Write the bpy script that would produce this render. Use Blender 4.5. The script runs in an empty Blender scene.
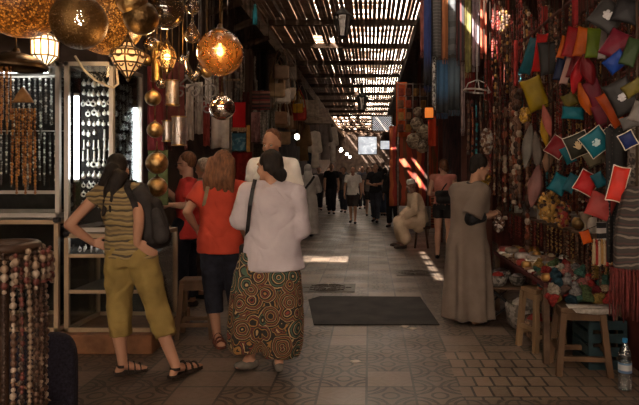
import bpy, math, random
from mathutils import Vector, Matrix, noise as mnoise
random.seed(7)
C = bpy.context.scene.collection
D = bpy.data
sin, cos, pi = math.sin, math.cos, math.pi
V = Vector

# ------------------------------------------------------------------ camera, world, sun, exposure
EYE, FPX, CX, CY = 1.5, 600.0, 370.0, 172.0
cd = D.cameras.new('camera')
cam = D.objects.new('camera', cd)
C.objects.link(cam)
cam.location = (0, 0, EYE)
cam.rotation_euler = (pi / 2, 0, 0)
cd.sensor_fit = 'HORIZONTAL'
cd.sensor_width = 36
cd.lens = 36 * FPX / 639
cd.shift_x = -(CX - 319.5) / 639
cd.shift_y = (CY - 202.5) / 639
cd.clip_start = 0.05
cd.clip_end = 300
bpy.context.scene.camera = cam

w = D.worlds.new('sky')
bpy.context.scene.world = w
w.use_nodes = True
bg = w.node_tree.nodes['Background']
bg.inputs[0].default_value = (1.0, 0.83, 0.65, 1)
bg.inputs[1].default_value = 17.5

SUN = V((0.75, 0.8, -1.0))            # travels down, to the right and away from the viewer
sl = D.lights.new('sun', 'SUN')
sl.energy = 42
sl.angle = math.radians(0.6)
sl.color = (1.0, 0.93, 0.82)
so = D.objects.new('sun', sl)
C.objects.link(so)
so.rotation_euler = SUN.to_track_quat('-Z', 'Y').to_euler()

vs = bpy.context.scene.view_settings
vs.view_transform = 'Standard'
vs.look = 'None'
vs.gamma = 1
vs.use_curve_mapping = False
vs.exposure = 0.0


def P(px, py, Y):
    """a place in the alley: seen at that spot of the photograph, Y metres ahead"""
    return V(((px - CX) / FPX * Y, Y, EYE - (py - CY) / FPX * Y))


# ------------------------------------------------------------------ materials
MATS = {}


class NT:
    def __init__(s, name):
        s.m = D.materials.new(name)
        s.m.use_nodes = True
        s.t = s.m.node_tree
        s.b = s.t.nodes['Principled BSDF']
        s.out = s.t.nodes['Material Output']

    def n(s, typ, **kw):
        x = s.t.nodes.new(typ)
        for k, v in kw.items():
            setattr(x, k, v)
        return x

    def l(s, a, b):
        s.t.links.new(a, b)

    def math(s, op, a, b=None, c=None):
        x = s.n('ShaderNodeMath', operation=op)
        for i, v in enumerate((a, b, c)):
            if v is None:
                continue
            if isinstance(v, (int, float)):
                x.inputs[i].default_value = v
            else:
                s.l(v, x.inputs[i])
        return x.outputs[0]

    def mix(s, f, a, b):
        x = s.n('ShaderNodeMix', data_type='RGBA')
        for i, v in ((0, f), (6, a), (7, b)):
            if isinstance(v, (int, float)):
                x.inputs[i].default_value = v
            elif isinstance(v, (tuple, list)):
                x.inputs[i].default_value = (*v[:3], 1)
            else:
                s.l(v, x.inputs[i])
        return x.outputs[2]

    def coord(s, which='Object'):
        return s.n('ShaderNodeTexCoord').outputs[which]

    def noise(s, scale, detail=3, vec=None, stretch=None):
        x = s.n('ShaderNodeTexNoise')
        x.inputs['Scale'].default_value = scale
        x.inputs['Detail'].default_value = detail
        v = vec if vec is not None else s.coord()
        if stretch:
            mp = s.n('ShaderNodeMapping')
            mp.inputs['Scale'].default_value = stretch
            s.l(v, mp.inputs[0])
            v = mp.outputs[0]
        s.l(v, x.inputs['Vector'])
        return x.outputs[0]

    def ramp(s, f, stops, interp='LINEAR'):
        x = s.n('ShaderNodeValToRGB')
        r = x.color_ramp
        r.interpolation = interp
        while len(r.elements) < len(stops):
            r.elements.new(0.5)
        for e, (p, c) in zip(r.elements, stops):
            e.position = p
            e.color = (*c[:3], 1)
        s.l(f, x.inputs[0])
        return x.outputs[0]

    def bump(s, h, strength=0.3, dist=0.01):
        x = s.n('ShaderNodeBump')
        x.inputs['Strength'].default_value = strength
        x.inputs['Distance'].default_value = dist
        s.l(h, x.inputs['Height'])
        s.l(x.outputs[0], s.b.inputs['Normal'])


def pm(name, col, rough=0.7, metal=0.0, nz=12, amt=0.35, bump=0.25, bs=60, stretch=None, emit=None, es=0, sheen=0, spec=0.18):
    """plain material with uneven colour and a fine relief"""
    if name in MATS:
        return MATS[name]
    k = NT(name)
    f = k.noise(nz, 4, stretch=stretch)
    lo = tuple(c * (1 - amt) for c in col)
    hi = tuple(min(1, c * (1 + amt)) for c in col)
    k.l(k.ramp(f, [(0.3, lo), (0.7, hi)]), k.b.inputs['Base Color'])
    k.b.inputs['Roughness'].default_value = rough
    k.b.inputs['Metallic'].default_value = metal
    k.b.inputs['Specular IOR Level'].default_value = spec
    if any(q in name for q in ('jersey', 'cotton', 'denim', 'djellaba', 'cloth ', 'shirt', 'linen', 'sweater', 'nylon')):
        # creases of worn cloth: a broad crumpled relief under the weave
        x = k.n('ShaderNodeTexNoise')
        x.inputs['Scale'].default_value = 4.5
        x.inputs['Detail'].default_value = 1.5
        x.inputs['Distortion'].default_value = 0.8
        k.l(k.coord(), x.inputs['Vector'])
        rdg = k.math('ABSOLUTE', k.math('SUBTRACT', x.outputs[0], 0.5))
        k.bump(k.math('ADD', rdg, k.math('MULTIPLY', k.noise(bs, 3), .01)), 0.8, 0.06)
    elif bump:
        k.bump(k.noise(bs, 3, stretch=stretch), bump, 0.006)
    if emit:
        k.b.inputs['Emission Color'].default_value = (*emit, 1)
        k.b.inputs['Emission Strength'].default_value = es
    if sheen:
        k.b.inputs['Sheen Weight'].default_value = sheen
    MATS[name] = k.m
    return k.m


def emitter(name, col, s):
    if name in MATS:
        return MATS[name]
    k = NT(name)
    k.b.inputs['Base Color'].default_value = (*col, 1)
    k.b.inputs['Emission Color'].default_value = (*col, 1)
    k.b.inputs['Emission Strength'].default_value = s
    MATS[name] = k.m
    return k.m


def glassy(name, tint, refl=0.12, rough=0.05, body=0.0, bodycol=None):
    """thin glass: see-through tint + mirror, with an optional dusty body"""
    if name in MATS:
        return MATS[name]
    k = NT(name)
    tr = k.n('ShaderNodeBsdfTransparent')
    tr.inputs[0].default_value = (*tint, 1)
    gl = k.n('ShaderNodeBsdfGlossy')
    gl.inputs['Roughness'].default_value = rough
    fr = k.n('ShaderNodeFresnel')
    fr.inputs[0].default_value = 1.45
    f = k.math('ADD', k.math('MULTIPLY', fr.outputs[0], 0.8), refl - 0.04)
    mx = k.n('ShaderNodeMixShader')
    k.l(f, mx.inputs[0])
    src = tr.outputs[0]
    if body:
        m2 = k.n('ShaderNodeMixShader')
        k.l(k.ramp(k.noise(25, 4), [(0.3, (body * .8,) * 3), (0.7, (min(1, body * 1.2),) * 3)]), m2.inputs[0])
        k.l(src, m2.inputs[1])
        k.b.inputs['Base Color'].default_value = (*(bodycol or tint), 1)
        k.b.inputs['Roughness'].default_value = 0.35
        k.l(k.b.outputs[0], m2.inputs[2])
        src = m2.outputs[0]
    k.l(src, mx.inputs[1])
    k.l(gl.outputs[0], mx.inputs[2])
    k.l(mx.outputs[0], k.out.inputs[0])
    MATS[name] = k.m
    return k.m


def mosaic(name, cols, scale=55):
    """cracked coloured glass set in dark lines; glows when a bulb burns inside"""
    k = NT(name)
    vo = k.n('ShaderNodeTexVoronoi')
    vo.inputs['Scale'].default_value = scale
    k.l(k.coord(), vo.inputs['Vector'])
    sp = k.n('ShaderNodeSeparateColor')
    k.l(vo.outputs['Color'], sp.inputs[0])
    n = len(cols)
    f = k.math('ADD', k.math('MULTIPLY', sp.outputs[0], .6), k.math('MULTIPLY', k.noise(5, 3), .4))
    c = k.ramp(f, [(.2 + .6 * i / n, q) for i, q in enumerate(cols)])
    e = k.n('ShaderNodeTexVoronoi', feature='DISTANCE_TO_EDGE')
    e.inputs['Scale'].default_value = scale
    k.l(k.coord(), e.inputs['Vector'])
    c = k.mix(k.math('LESS_THAN', e.outputs['Distance'], .07), c, (.03, .015, .006))
    tl = k.n('ShaderNodeBsdfTranslucent')
    k.l(c, tl.inputs[0])
    k.l(c, k.b.inputs['Base Color'])
    k.b.inputs['Roughness'].default_value = .3
    k.bump(e.outputs['Distance'], .4, .005)
    mx = k.n('ShaderNodeMixShader')
    mx.inputs[0].default_value = .6
    k.l(k.b.outputs[0], mx.inputs[1])
    k.l(tl.outputs[0], mx.inputs[2])
    k.l(mx.outputs[0], k.out.inputs[0])
    return k.m


def pierced(name, col, scale=60, hole=0.28, rough=0.35):
    """sheet brass drilled full of little holes (really open)"""
    if name in MATS:
        return MATS[name]
    k = NT(name)
    vo = k.n('ShaderNodeTexVoronoi')
    vo.inputs['Scale'].default_value = scale
    k.l(k.coord(), vo.inputs['Vector'])
    d = vo.outputs['Distance']
    f = k.noise(9, 3)
    k.l(k.mix(f, tuple(c * .45 for c in col), col), k.b.inputs['Base Color'])
    k.b.inputs['Metallic'].default_value = 0.9
    k.b.inputs['Roughness'].default_value = rough
    k.bump(d, 0.4, 0.006)
    tr = k.n('ShaderNodeBsdfTransparent')
    mx = k.n('ShaderNodeMixShader')
    k.l(k.math('LESS_THAN', d, hole), mx.inputs[0])
    k.l(k.b.outputs[0], mx.inputs[1])
    k.l(tr.outputs[0], mx.inputs[2])
    k.l(mx.outputs[0], k.out.inputs[0])
    MATS[name] = k.m
    return k.m


def striped(name, cols, scale, axis='Z', distort=0.6, rough=0.85, nz=6):
    """woven or printed stripes following the object's own axis"""
    if name in MATS:
        return MATS[name]
    k = NT(name)
    sp = k.n('ShaderNodeSeparateXYZ')
    k.l(k.coord(), sp.inputs[0])
    f = k.math('ADD', k.math('MULTIPLY', sp.outputs[axis], scale), k.math('MULTIPLY', k.noise(nz, 2), distort))
    f = k.math('FRACT', f)
    n = len(cols)
    k.l(k.ramp(f, [(i / n, c) for i, c in enumerate(cols)], 'CONSTANT'), k.b.inputs['Base Color'])
    k.b.inputs['Roughness'].default_value = rough
    k.bump(k.noise(120, 2), 0.3, 0.004)
    MATS[name] = k.m
    return k.m


def speckled(name, cols, scale=30, rough=0.7, metal=0.0):
    """random patches of several colours"""
    if name in MATS:
        return MATS[name]
    k = NT(name)
    vo = k.n('ShaderNodeTexVoronoi')
    vo.inputs['Scale'].default_value = scale
    k.l(k.coord(), vo.inputs['Vector'])
    sp = k.n('ShaderNodeSeparateColor')
    k.l(vo.outputs['Color'], sp.inputs[0])
    n = len(cols)
    k.l(k.ramp(sp.outputs[0], [(i / n, c) for i, c in enumerate(cols)], 'CONSTANT'), k.b.inputs['Base Color'])
    k.b.inputs['Roughness'].default_value = rough
    k.b.inputs['Metallic'].default_value = metal
    k.bump(vo.outputs['Distance'], 0.5, 0.01)
    MATS[name] = k.m
    return k.m


# ------------------------------------------------------------------ mesh builder
class MB:
    def __init__(s):
        s.v, s.f, s.mi = [], [], []
        s.cur = 0

    def add(s, vs_, fs_):
        b = len(s.v)
        s.v.extend([tuple(x) for x in vs_])
        for f in fs_:
            s.f.append(tuple(i + b for i in f))
            s.mi.append(s.cur)
        return s

    def box(s, c, d, M=None):
        x, y, z = (k / 2 for k in d)
        c = V(c)
        vs_ = [V((a * x, b * y, e * z)) for e in (-1, 1) for b in (-1, 1) for a in (-1, 1)]
        if M:
            vs_ = [M @ q for q in vs_]
        return s.add([c + q for q in vs_], [(0, 2, 3, 1), (4, 5, 7, 6), (0, 1, 5, 4), (2, 6, 7, 3), (0, 4, 6, 2), (1, 3, 7, 5)])

    def bar(s, p0, p1, w_, h_, up=(0, 0, 1)):
        """a square bar from p0 to p1"""
        p0, p1 = V(p0), V(p1)
        d = (p1 - p0)
        L = d.length
        d.normalize()
        u = V(up)
        if abs(d.dot(u)) > 0.95:
            u = V((0, 1, 0))
        a = d.cross(u).normalized()
        b = a.cross(d)
        M = Matrix((a, d, b)).transposed()
        return s.box((p0 + p1) / 2, (w_, L, h_), M)

    def loft(s, rings, cap=True, closed=True):
        n = len(rings[0])
        vs_ = [q for r in rings for q in r]
        fs_ = []
        for i in range(len(rings) - 1):
            for j in range(n if closed else n - 1):
                k = (j + 1) % n
                fs_.append((i * n + j, i * n + k, (i + 1) * n + k, (i + 1) * n + j))
        if cap and closed:
            fs_.append(tuple(reversed(range(n))))
            fs_.append(tuple((len(rings) - 1) * n + j for j in range(n)))
        return s.add(vs_, fs_)

    def cyl(s, p0, p1, r0, r1=None, n=12, cap=True):
        r1 = r0 if r1 is None else r1
        p0, p1 = V(p0), V(p1)
        d = (p1 - p0).normalized()
        a = d.orthogonal().normalized()
        b = d.cross(a)
        return s.loft([[p + (a * cos(2 * pi * j / n) + b * sin(2 * pi * j / n)) * r for j in range(n)] for p, r in ((p0, r0), (p1, r1))], cap)

    def cone(s, p0, p1, r0, r1, n=12, m=4):
        """rounded limb: two balls and the skin between them"""
        p0, p1 = V(p0), V(p1)
        d = p1 - p0
        if d.length < 1e-5:
            d = V((0, 0, 1e-4))
        d = d.normalized()
        a = d.orthogonal().normalized()
        b = d.cross(a)
        rings = []
        for i in range(1, m + 1):
            t = pi / 2 * i / m
            rings.append((p0 - d * r0 * cos(t), r0 * sin(t)))
        for i in range(0, m):
            t = pi / 2 * i / m
            rings.append((p1 + d * r1 * sin(t), r1 * cos(t)))
        return s.loft([[p + (a * cos(2 * pi * j / n) + b * sin(2 * pi * j / n)) * r for j in range(n)] for p, r in rings])

    def ball(s, c, r, M=None, n=12, m=8):
        if isinstance(r, (int, float)):
            r = (r, r, r)
        c = V(c)
        rings = []
        for i in range(1, m):
            t = pi * i / m
            ring = []
            for j in range(n):
                q = V((r[0] * sin(t) * cos(2 * pi * j / n), r[1] * sin(t) * sin(2 * pi * j / n), -r[2] * cos(t)))
                ring.append(c + (M @ q if M else q))
            rings.append(ring)
        b, t_ = V((0, 0, -r[2])), V((0, 0, r[2]))
        vs_ = [q for rg in rings for q in rg] + [c + (M @ b if M else b), c + (M @ t_ if M else t_)]
        fs_ = []
        for i in range(m - 2):
            for j in range(n):
                k = (j + 1) % n
                fs_.append((i * n + j, i * n + k, (i + 1) * n + k, (i + 1) * n + j))
        B = (m - 1) * n
        for j in range(n):
            k = (j + 1) % n
            fs_.append((B, k, j))
            fs_.append((B + 1, (m - 2) * n + j, (m - 2) * n + k))
        return s.add(vs_, fs_)

    def lathe(s, prof, c=(0, 0, 0), n=24, cap=True):
        c = V(c)
        return s.loft([[c + V((max(r, 1e-4) * cos(2 * pi * j / n), max(r, 1e-4) * sin(2 * pi * j / n), z)) for j in range(n)] for r, z in prof], cap)

    def tube(s, pts, r, n=8, cap=True):
        """round tube along points; r a number or one per point"""
        pts = [V(p) for p in pts]
        N = len(pts)
        rs = r if isinstance(r, (list, tuple)) else [r] * N
        t0 = (pts[1] - pts[0]).normalized()
        a = t0.orthogonal().normalized()
        rings = []
        for i in range(N):
            t = (pts[min(i + 1, N - 1)] - pts[max(i - 1, 0)])
            if t.length < 1e-9:
                t = t0
            t.normalize()
            a = (a - t * a.dot(t))
            if a.length < 1e-6:
                a = t.orthogonal()
            a.normalize()
            b = t.cross(a)
            rings.append([pts[i] + (a * cos(2 * pi * j / n) + b * sin(2 * pi * j / n)) * rs[i] for j in range(n)])
        return s.loft(rings, cap)

    def ring(s, c, R, r, M=None, n=24, m=8):
        c = V(c)
        vs_, fs_ = [], []
        for i in range(n):
            for j in range(m):
                t, u = 2 * pi * i / n, 2 * pi * j / m
                q = V(((R + r * cos(u)) * cos(t), (R + r * cos(u)) * sin(t), r * sin(u)))
                vs_.append(c + (M @ q if M else q))
                fs_.append((i * m + j, ((i + 1) % n) * m + j, ((i + 1) % n) * m + (j + 1) % m, i * m + (j + 1) % m))
        return s.add(vs_, fs_)

    def mesh(s, name, mats, smooth=True):
        me = D.meshes.new(name)
        me.from_pydata([tuple(q) for q in s.v], [], s.f)
        for m in (mats if isinstance(mats, (list, tuple)) else [mats]):
            me.materials.append(m)
        me.polygons.foreach_set('material_index', s.mi)
        if smooth:
            me.polygons.foreach_set('use_smooth', [True] * len(me.polygons))
        me.update()
        return me

    def obj(s, name, mats, parent=None, loc=(0, 0, 0), smooth=True, bevel=0, auto=True):
        o = D.objects.new(name, s.mesh(name, mats, smooth))
        C.objects.link(o)
        o.location = loc
        if parent:
            o.parent = parent
        if bevel:
            b = o.modifiers.new('edge', 'BEVEL')
            b.width = bevel
            b.segments = 2
            b.limit_method = 'ANGLE'
        return o


def thing(name, label, cat, loc=(0, 0, 0), rz=0, group=None):
    o = D.objects.new(name, None)
    C.objects.link(o)
    o.empty_display_size = 0.1
    o.location = loc
    o.rotation_euler = (0, 0, rz)
    return tag(o, label, cat, group)


def tag(o, label, cat, group=None, kind=None):
    o['label'] = label
    o['category'] = cat
    if group:
        o['group'] = group
    if kind:
        o['kind'] = kind
    return o


def struct(o):
    o['kind'] = 'structure'
    return o


def dup(root, loc, rz=None, label=None, group=None, scale=None):
    r = root.copy()
    C.objects.link(r)
    r.location = loc
    if rz is not None:
        r.rotation_euler = rz if isinstance(rz, tuple) else (0, 0, rz)
    if scale:
        r.scale = scale if isinstance(scale, tuple) else (scale,) * 3
    if label:
        r['label'] = label
    if group:
        r['group'] = group
    for ch in root.children:
        c = ch.copy()
        C.objects.link(c)
        c.parent = r
        for g in ch.children:
            d = g.copy()
            C.objects.link(d)
            d.parent = c
    return r


def fuse(mb, name, mat, voxel, parent=None, smooth=2, disp=None, loc=(0, 0, 0)):
    """melt the overlapping pieces of mb into one continuous skin; disp(v, n) -> shift along the normal"""
    me = mb.mesh('t', mat)
    o = D.objects.new('t', me)
    C.objects.link(o)
    r = o.modifiers.new('r', 'REMESH')
    r.mode = 'VOXEL'
    r.voxel_size = voxel
    r.use_smooth_shade = True
    if smooth:
        q = o.modifiers.new('s', 'SMOOTH')
        q.factor = 0.5
        q.iterations = smooth
    dg = bpy.context.evaluated_depsgraph_get()
    nm = D.meshes.new_from_object(o.evaluated_get(dg))
    D.objects.remove(o)
    D.meshes.remove(me)
    nm.name = name
    if not nm.materials:
        for m in (mat if isinstance(mat, (list, tuple)) else [mat]):
            nm.materials.append(m)
    if disp:
        ns = [v.normal.copy() for v in nm.vertices]
        for v, n_ in zip(nm.vertices, ns):
            v.co += n_ * disp(v.co, n_)
    nm.polygons.foreach_set('use_smooth', [True] * len(nm.polygons))
    x = D.objects.new(name, nm)
    C.objects.link(x)
    x.location = loc
    if parent:
        x.parent = parent
    return x

# ------------------------------------------------------------------ the setting
def floor_material():
    k = NT('tile floor')
    sp = k.n('ShaderNodeSeparateXYZ')
    k.l(k.coord(), sp.inputs[0])
    X, Y = sp.outputs[0], sp.outputs[1]
    S = 0.33
    u = k.math('DIVIDE', k.math('ADD', X, 0.024), S)
    v = k.math('DIVIDE', k.math('ADD', Y, 0.10), S)
    fu, fv = k.math('FRACT', u), k.math('FRACT', v)
    iu, iv = k.math('FLOOR', u), k.math('FLOOR', v)
    cu = k.math('ABSOLUTE', k.math('SUBTRACT', fu, 0.5))
    cv = k.math('ABSOLUTE', k.math('SUBTRACT', fv, 0.5))
    edge = k.math('MAXIMUM', cu, cv)
    grout = k.math('GREATER_THAN', edge, 0.474)
    # interlaced relief: arcs round the corners and round the middle of every tile
    du, dv = k.math('SUBTRACT', 0.5, cu), k.math('SUBTRACT', 0.5, cv)
    corner = k.math('SQRT', k.math('ADD', k.math('POWER', du, 2), k.math('POWER', dv, 2)))
    mid = k.math('SQRT', k.math('ADD', k.math('POWER', cu, 2), k.math('POWER', cv, 2)))
    arcs = None
    for src, r, wd in ((corner, 0.26, .032), (corner, 0.42, .030), (mid, 0.16, .03), (k.math('ADD', cu, cv), 0.5, .024)):
        a = k.math('LESS_THAN', k.math('ABSOLUTE', k.math('SUBTRACT', src, r)), wd)
        arcs = a if arcs is None else k.math('MAXIMUM', arcs, a)
    wn = k.n('ShaderNodeTexWhiteNoise', noise_dimensions='2D')
    cb = k.n('ShaderNodeCombineXYZ')
    k.l(iu, cb.inputs[0])
    k.l(iv, cb.inputs[1])
    k.l(cb.outputs[0], wn.inputs[0])
    rnd = wn.outputs[0]
    plain = k.math('GREATER_THAN', rnd, 0.72)          # some tiles are worn plain
    arcs = k.math('MULTIPLY', arcs, k.math('SUBTRACT', 1.0, k.math('MULTIPLY', plain, 0.85)))
    # the strip of brick pavers by the stalls
    bk = k.n('ShaderNodeTexBrick')
    k.l(k.coord(), bk.inputs['Vector'])
    bk.inputs['Scale'].default_value = 1.0
    bk.inputs['Brick Width'].default_value = 0.125
    bk.inputs['Row Height'].default_value = 0.2
    bk.offset = 0.35
    bk.inputs['Mortar Size'].default_value = 0.009
    bk.inputs['Color1'].default_value = (0.12, 0.08, 0.053, 1)
    bk.inputs['Color2'].default_value = (0.175, 0.115, 0.077, 1)
    bk.inputs['Mortar'].default_value = (0.025, 0.018, 0.013, 1)
    sel = k.math('MULTIPLY', k.math('GREATER_THAN', X, 0.62), k.math('LESS_THAN', Y, 5.02))
    sel = k.math('MULTIPLY', sel, k.math('GREATER_THAN', Y, 3.95))
    n1 = k.noise(2.2, 5)
    n2 = k.noise(28, 4)
    base = k.ramp(k.math('ADD', k.math('MULTIPLY', rnd, 0.5), k.math('MULTIPLY', n1, 0.5)),
                  [(0.2, (0.075, 0.05, 0.034)), (0.5, (0.125, 0.085, 0.06)), (0.8, (0.19, 0.135, 0.098))])
    base = k.mix(k.math('MULTIPLY', n2, 0.55), base, (0.09, 0.063, 0.045))
    base = k.mix(k.math('MULTIPLY', arcs, 0.95), base, (0.026, 0.018, 0.013))
    base = k.mix(grout, base, (0.035, 0.026, 0.02))
    base = k.mix(sel, base, bk.outputs[0])
    k.l(base, k.b.inputs['Base Color'])
    k.l(k.ramp(n1, [(0.3, (.33,) * 3), (0.7, (.55,) * 3)]), k.b.inputs['Roughness'])
    h = k.math('MAXIMUM', k.math('MULTIPLY', arcs, k.math('SUBTRACT', 1.0, sel)), k.math('MULTIPLY', grout, k.math('SUBTRACT', 1.0, sel)))
    h = k.math('MAXIMUM', h, k.math('MULTIPLY', bk.outputs[1], sel))
    h = k.math('ADD', k.math('MULTIPLY', h, -1.0), k.math('MULTIPLY', n2, 0.35))
    k.bump(h, 0.8, 0.007)
    return k.m


m = MB()
m.add([(-9, -5, 0), (6, -5, 0), (6, 60, 0), (-9, 60, 0)], [(0, 1, 2, 3)])
struct(m.obj('floor', floor_material(), smooth=False))

plaster = pm('old plaster', (0.075, 0.05, 0.038), .9, nz=3, amt=.5)
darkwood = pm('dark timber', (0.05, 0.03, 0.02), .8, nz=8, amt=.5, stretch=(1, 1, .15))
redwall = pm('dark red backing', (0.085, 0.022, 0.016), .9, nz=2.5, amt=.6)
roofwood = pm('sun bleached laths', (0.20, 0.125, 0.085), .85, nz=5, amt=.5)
beamwood = pm('roof beam timber', (0.065, 0.042, 0.03), .85, nz=4, amt=.4)
gap_blocker = pm('gap blocker plaster', (0.11, 0.075, 0.055), .95, nz=1, amt=.3)

# left wall along the passage with one slanting gap, added high up to let the sun in
ZL, ZH = 2.04, 3.25
Ya = lambda z: 10.0 - .8 * z
Yb = lambda z: 10.72 - .8 * z
m = MB()


def wall_piece(pts):
    m.loft([[(x, y, z) for y, z in pts] for x in (-2.7, -2.82)])


wall_piece([(6.2, 0), (48, 0), (48, ZL), (6.2, ZL)])
wall_piece([(6.2, ZH), (48, ZH), (48, 4.6), (6.2, 4.6)])
wall_piece([(6.2, ZL), (Ya(ZL), ZL), (Ya(ZH), ZH), (6.2, ZH)])
wall_piece([(Yb(ZL), ZL), (48, ZL), (48, ZH), (Yb(ZH), ZH)])
struct(m.obj('wall_left', plaster, smooth=False))
m = MB()
m.box((-3.7, 6.26, 2.3), (2.0, .12, 4.6))
m.box((-4.7, 1.2, 2.3), (.12, 10.4, 4.6))
struct(m.obj('wall_back', pm('shop back wall', (0.05, 0.032, 0.024), .9, nz=3, amt=.5), smooth=False))
m = MB()
m.box((2.72, 23, 2.3), (.12, 52, 4.6))
struct(m.obj('wall_right', redwall, smooth=False))
m = MB()
m.box((0, 48.1, 2.4), (6, .2, 4.8))
struct(m.obj('wall_far', plaster, smooth=False))
m = MB()
m.box((0, -6.5, 2.0), (12, .2, 4.0))  # unseen wall added behind the camera to cut sky light from there
struct(m.obj('wall_behind_blocker', plaster, smooth=False))
m = MB()
m.box((-7.5, 24, 3), (.3, 60, 7))  # added outside the wall gap to block the bright sky behind it
struct(m.obj('wall_gap_blocker', gap_blocker, smooth=False))

# roof: laths running along the passage on cross beams, open between, with single laths missing
HOLES = []


def roof_hole(px0, py0, px1, py1, Y, width):
    """leave a slot in the roof from which the sun draws a streak between two places Y metres ahead"""
    for i in range(13):
        t = i / 12
        q = P(px0 + (px1 - px0) * t, py0 + (py1 - py0) * t, Y)
        k = (4.5 - q.z)
        r = q - SUN * k
        HOLES.append((r.x, r.y, width))


SCARF_Y = 7.0
for c in ((449, -4, 488, 46), ):
    for i in range(1):
        a, b = P(c[0], c[1], SCARF_Y), P(c[2], c[3], SCARF_Y)
        k = 4.5 - (a.z + b.z) / 2
q0 = P(468, 20, SCARF_Y)
k0 = 4.5 - q0.z
slotA = q0 - SUN * k0                       # slot running along the passage
q1 = P(408, 166, 15.8)
slotB = q1 - SUN * (4.5 - q1.z)
SLOTS = [(slotA.x, slotA.y - .5, slotA.y + .5, .055), (slotA.x + .26, slotA.y - .6, slotA.y + .1, .035), (slotB.x, slotB.y - .45, slotB.y + .45, .05), (slotB.x + .28, slotB.y - .2, slotB.y + .4, .03)]

rr = random.Random(3)
m = MB()
beams_y = [-3.4, -1.2] + [1.0 + 2.15 * i for i in range(23)]
x = -2.08
while x < 0.93:
    t = (x + 2.1) / 3.05
    wd = 0.080 - 0.016 * t + rr.uniform(-.006, .006)
    gap = 0.005 + 0.0145 * t + rr.uniform(-.002, .005)
    for i in range(len(beams_y) - 1):
        y0, y1 = beams_y[i], beams_y[i + 1]
        if (rr.random() < .02 and y0 > 19) or (y0 > 29 and rr.random() < .35):
            continue
        dx = rr.uniform(-.006, .006)
        z = 4.5 + rr.uniform(-.008, .012)
        a0, a1 = x + dx, x + wd + dx
        segs = [(y0, y1)]
        for sx, s0, s1, hw in SLOTS:
            if a1 > sx - hw and a0 < sx + hw and y1 > s0 and y0 < s1:
                segs = [(p, q) for p, q in ((y0, max(y0, s0)), (min(y1, s1), y1)) if q - p > .01]
        for p, q in segs:
            m.box(((a0 + a1) / 2, (p + q) / 2, z), (a1 - a0, q - p + .02, .05))
    x += wd + gap
# cross reeds thrown over the laths
for i in range(330):
    y = -3.2 + i * .155 + rr.uniform(-.1, .1)
    x0 = rr.uniform(-2.1, .3)
    x1 = min(.95, x0 + rr.uniform(.3, 1.5))
    cuts = [(x0, x1)]
    for sx, s0, s1, hw in SLOTS:
        if s0 - .15 < y < s1 + .15:
            cuts = [(p, q) for p, q in ((x0, min(x1, sx - hw - .08)), (max(x0, sx + hw + .08), x1)) if q > p + .05]
    for p, q in cuts:
        m.box(((p + q) / 2, y, 4.56), (q - p, rr.uniform(.05, .12), .03))
ce = struct(m.obj('ceiling', roofwood, smooth=False))
for i, y in enumerate(beams_y):
    m = MB()
    m.bar((-2.16, y, 4.42), (1.0, y, 4.42), .09, .11)
    struct(m.obj('trim_%d' % (i + 1), beamwood, smooth=False))
m = MB()
m.bar((-2.12, -4, 4.4), (-2.12, 48, 4.4), .13, .17)
m.bar((-2.02, -4, 4.34), (-2.02, 48, 4.34), .05, .05)
struct(m.obj('trim_33', pm('sunlit tone edge board', (0.5, 0.38, 0.28), .8, nz=3, amt=.4), smooth=False))  # pale colour stands in for sunlight along the roof edge
m = MB()
m.bar((0.97, -4, 4.36), (0.97, 48, 4.36), .14, .3)
m.bar((0.90, -4, 4.2), (0.90, 48, 4.2), .05, .07)
struct(m.obj('trim_34', beamwood, smooth=False))

# boarded soffits over the stalls, plus a slab added to darken the near passage
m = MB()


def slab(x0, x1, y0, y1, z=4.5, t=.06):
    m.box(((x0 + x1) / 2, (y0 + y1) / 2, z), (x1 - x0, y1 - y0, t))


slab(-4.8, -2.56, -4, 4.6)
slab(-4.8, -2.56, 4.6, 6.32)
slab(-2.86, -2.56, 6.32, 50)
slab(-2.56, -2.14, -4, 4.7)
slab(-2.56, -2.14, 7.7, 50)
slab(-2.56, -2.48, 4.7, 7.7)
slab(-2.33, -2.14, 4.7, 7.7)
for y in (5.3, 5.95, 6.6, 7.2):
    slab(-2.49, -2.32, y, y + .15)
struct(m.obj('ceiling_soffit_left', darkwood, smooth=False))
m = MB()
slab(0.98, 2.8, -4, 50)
slab(-2.14, .98, -4, 1.6, 4.62)  # unseen opaque slab, added to keep light off the near passage
struct(m.obj('ceiling_soffit_right_and_blocker', darkwood, smooth=False))
# joists under the left soffit
for i, y in enumerate([7.9, 8.8, 9.8, 11, 12.4, 14, 16, 18.2]):
    m = MB()
    m.tube([(-2.68, y, 4.05 + .02 * (i % 3)), (-2.1, y + .05, 4.3)], .06, 10)
    struct(m.obj('trim_%d' % (40 + i), pm('round poles', (0.09, 0.058, 0.04), .85, nz=9, amt=.4)))

# ------------------------------------------------------------------ people
SKIN = [pm('skin pale', (0.46, 0.25, 0.17), .55, nz=5, amt=.12, bump=.1, bs=90),
        pm('skin tanned', (0.34, 0.175, 0.11), .55, nz=5, amt=.12, bump=.1, bs=90),
        pm('skin brown', (0.20, 0.105, 0.07), .55, nz=5, amt=.12, bump=.1, bs=90)]
EYE_W = pm('eye white', (0.36, 0.31, 0.27), .5, bump=0, amt=.05)
EYE_D = pm('eye dark', (0.02, 0.014, 0.01), .2, bump=0)


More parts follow.
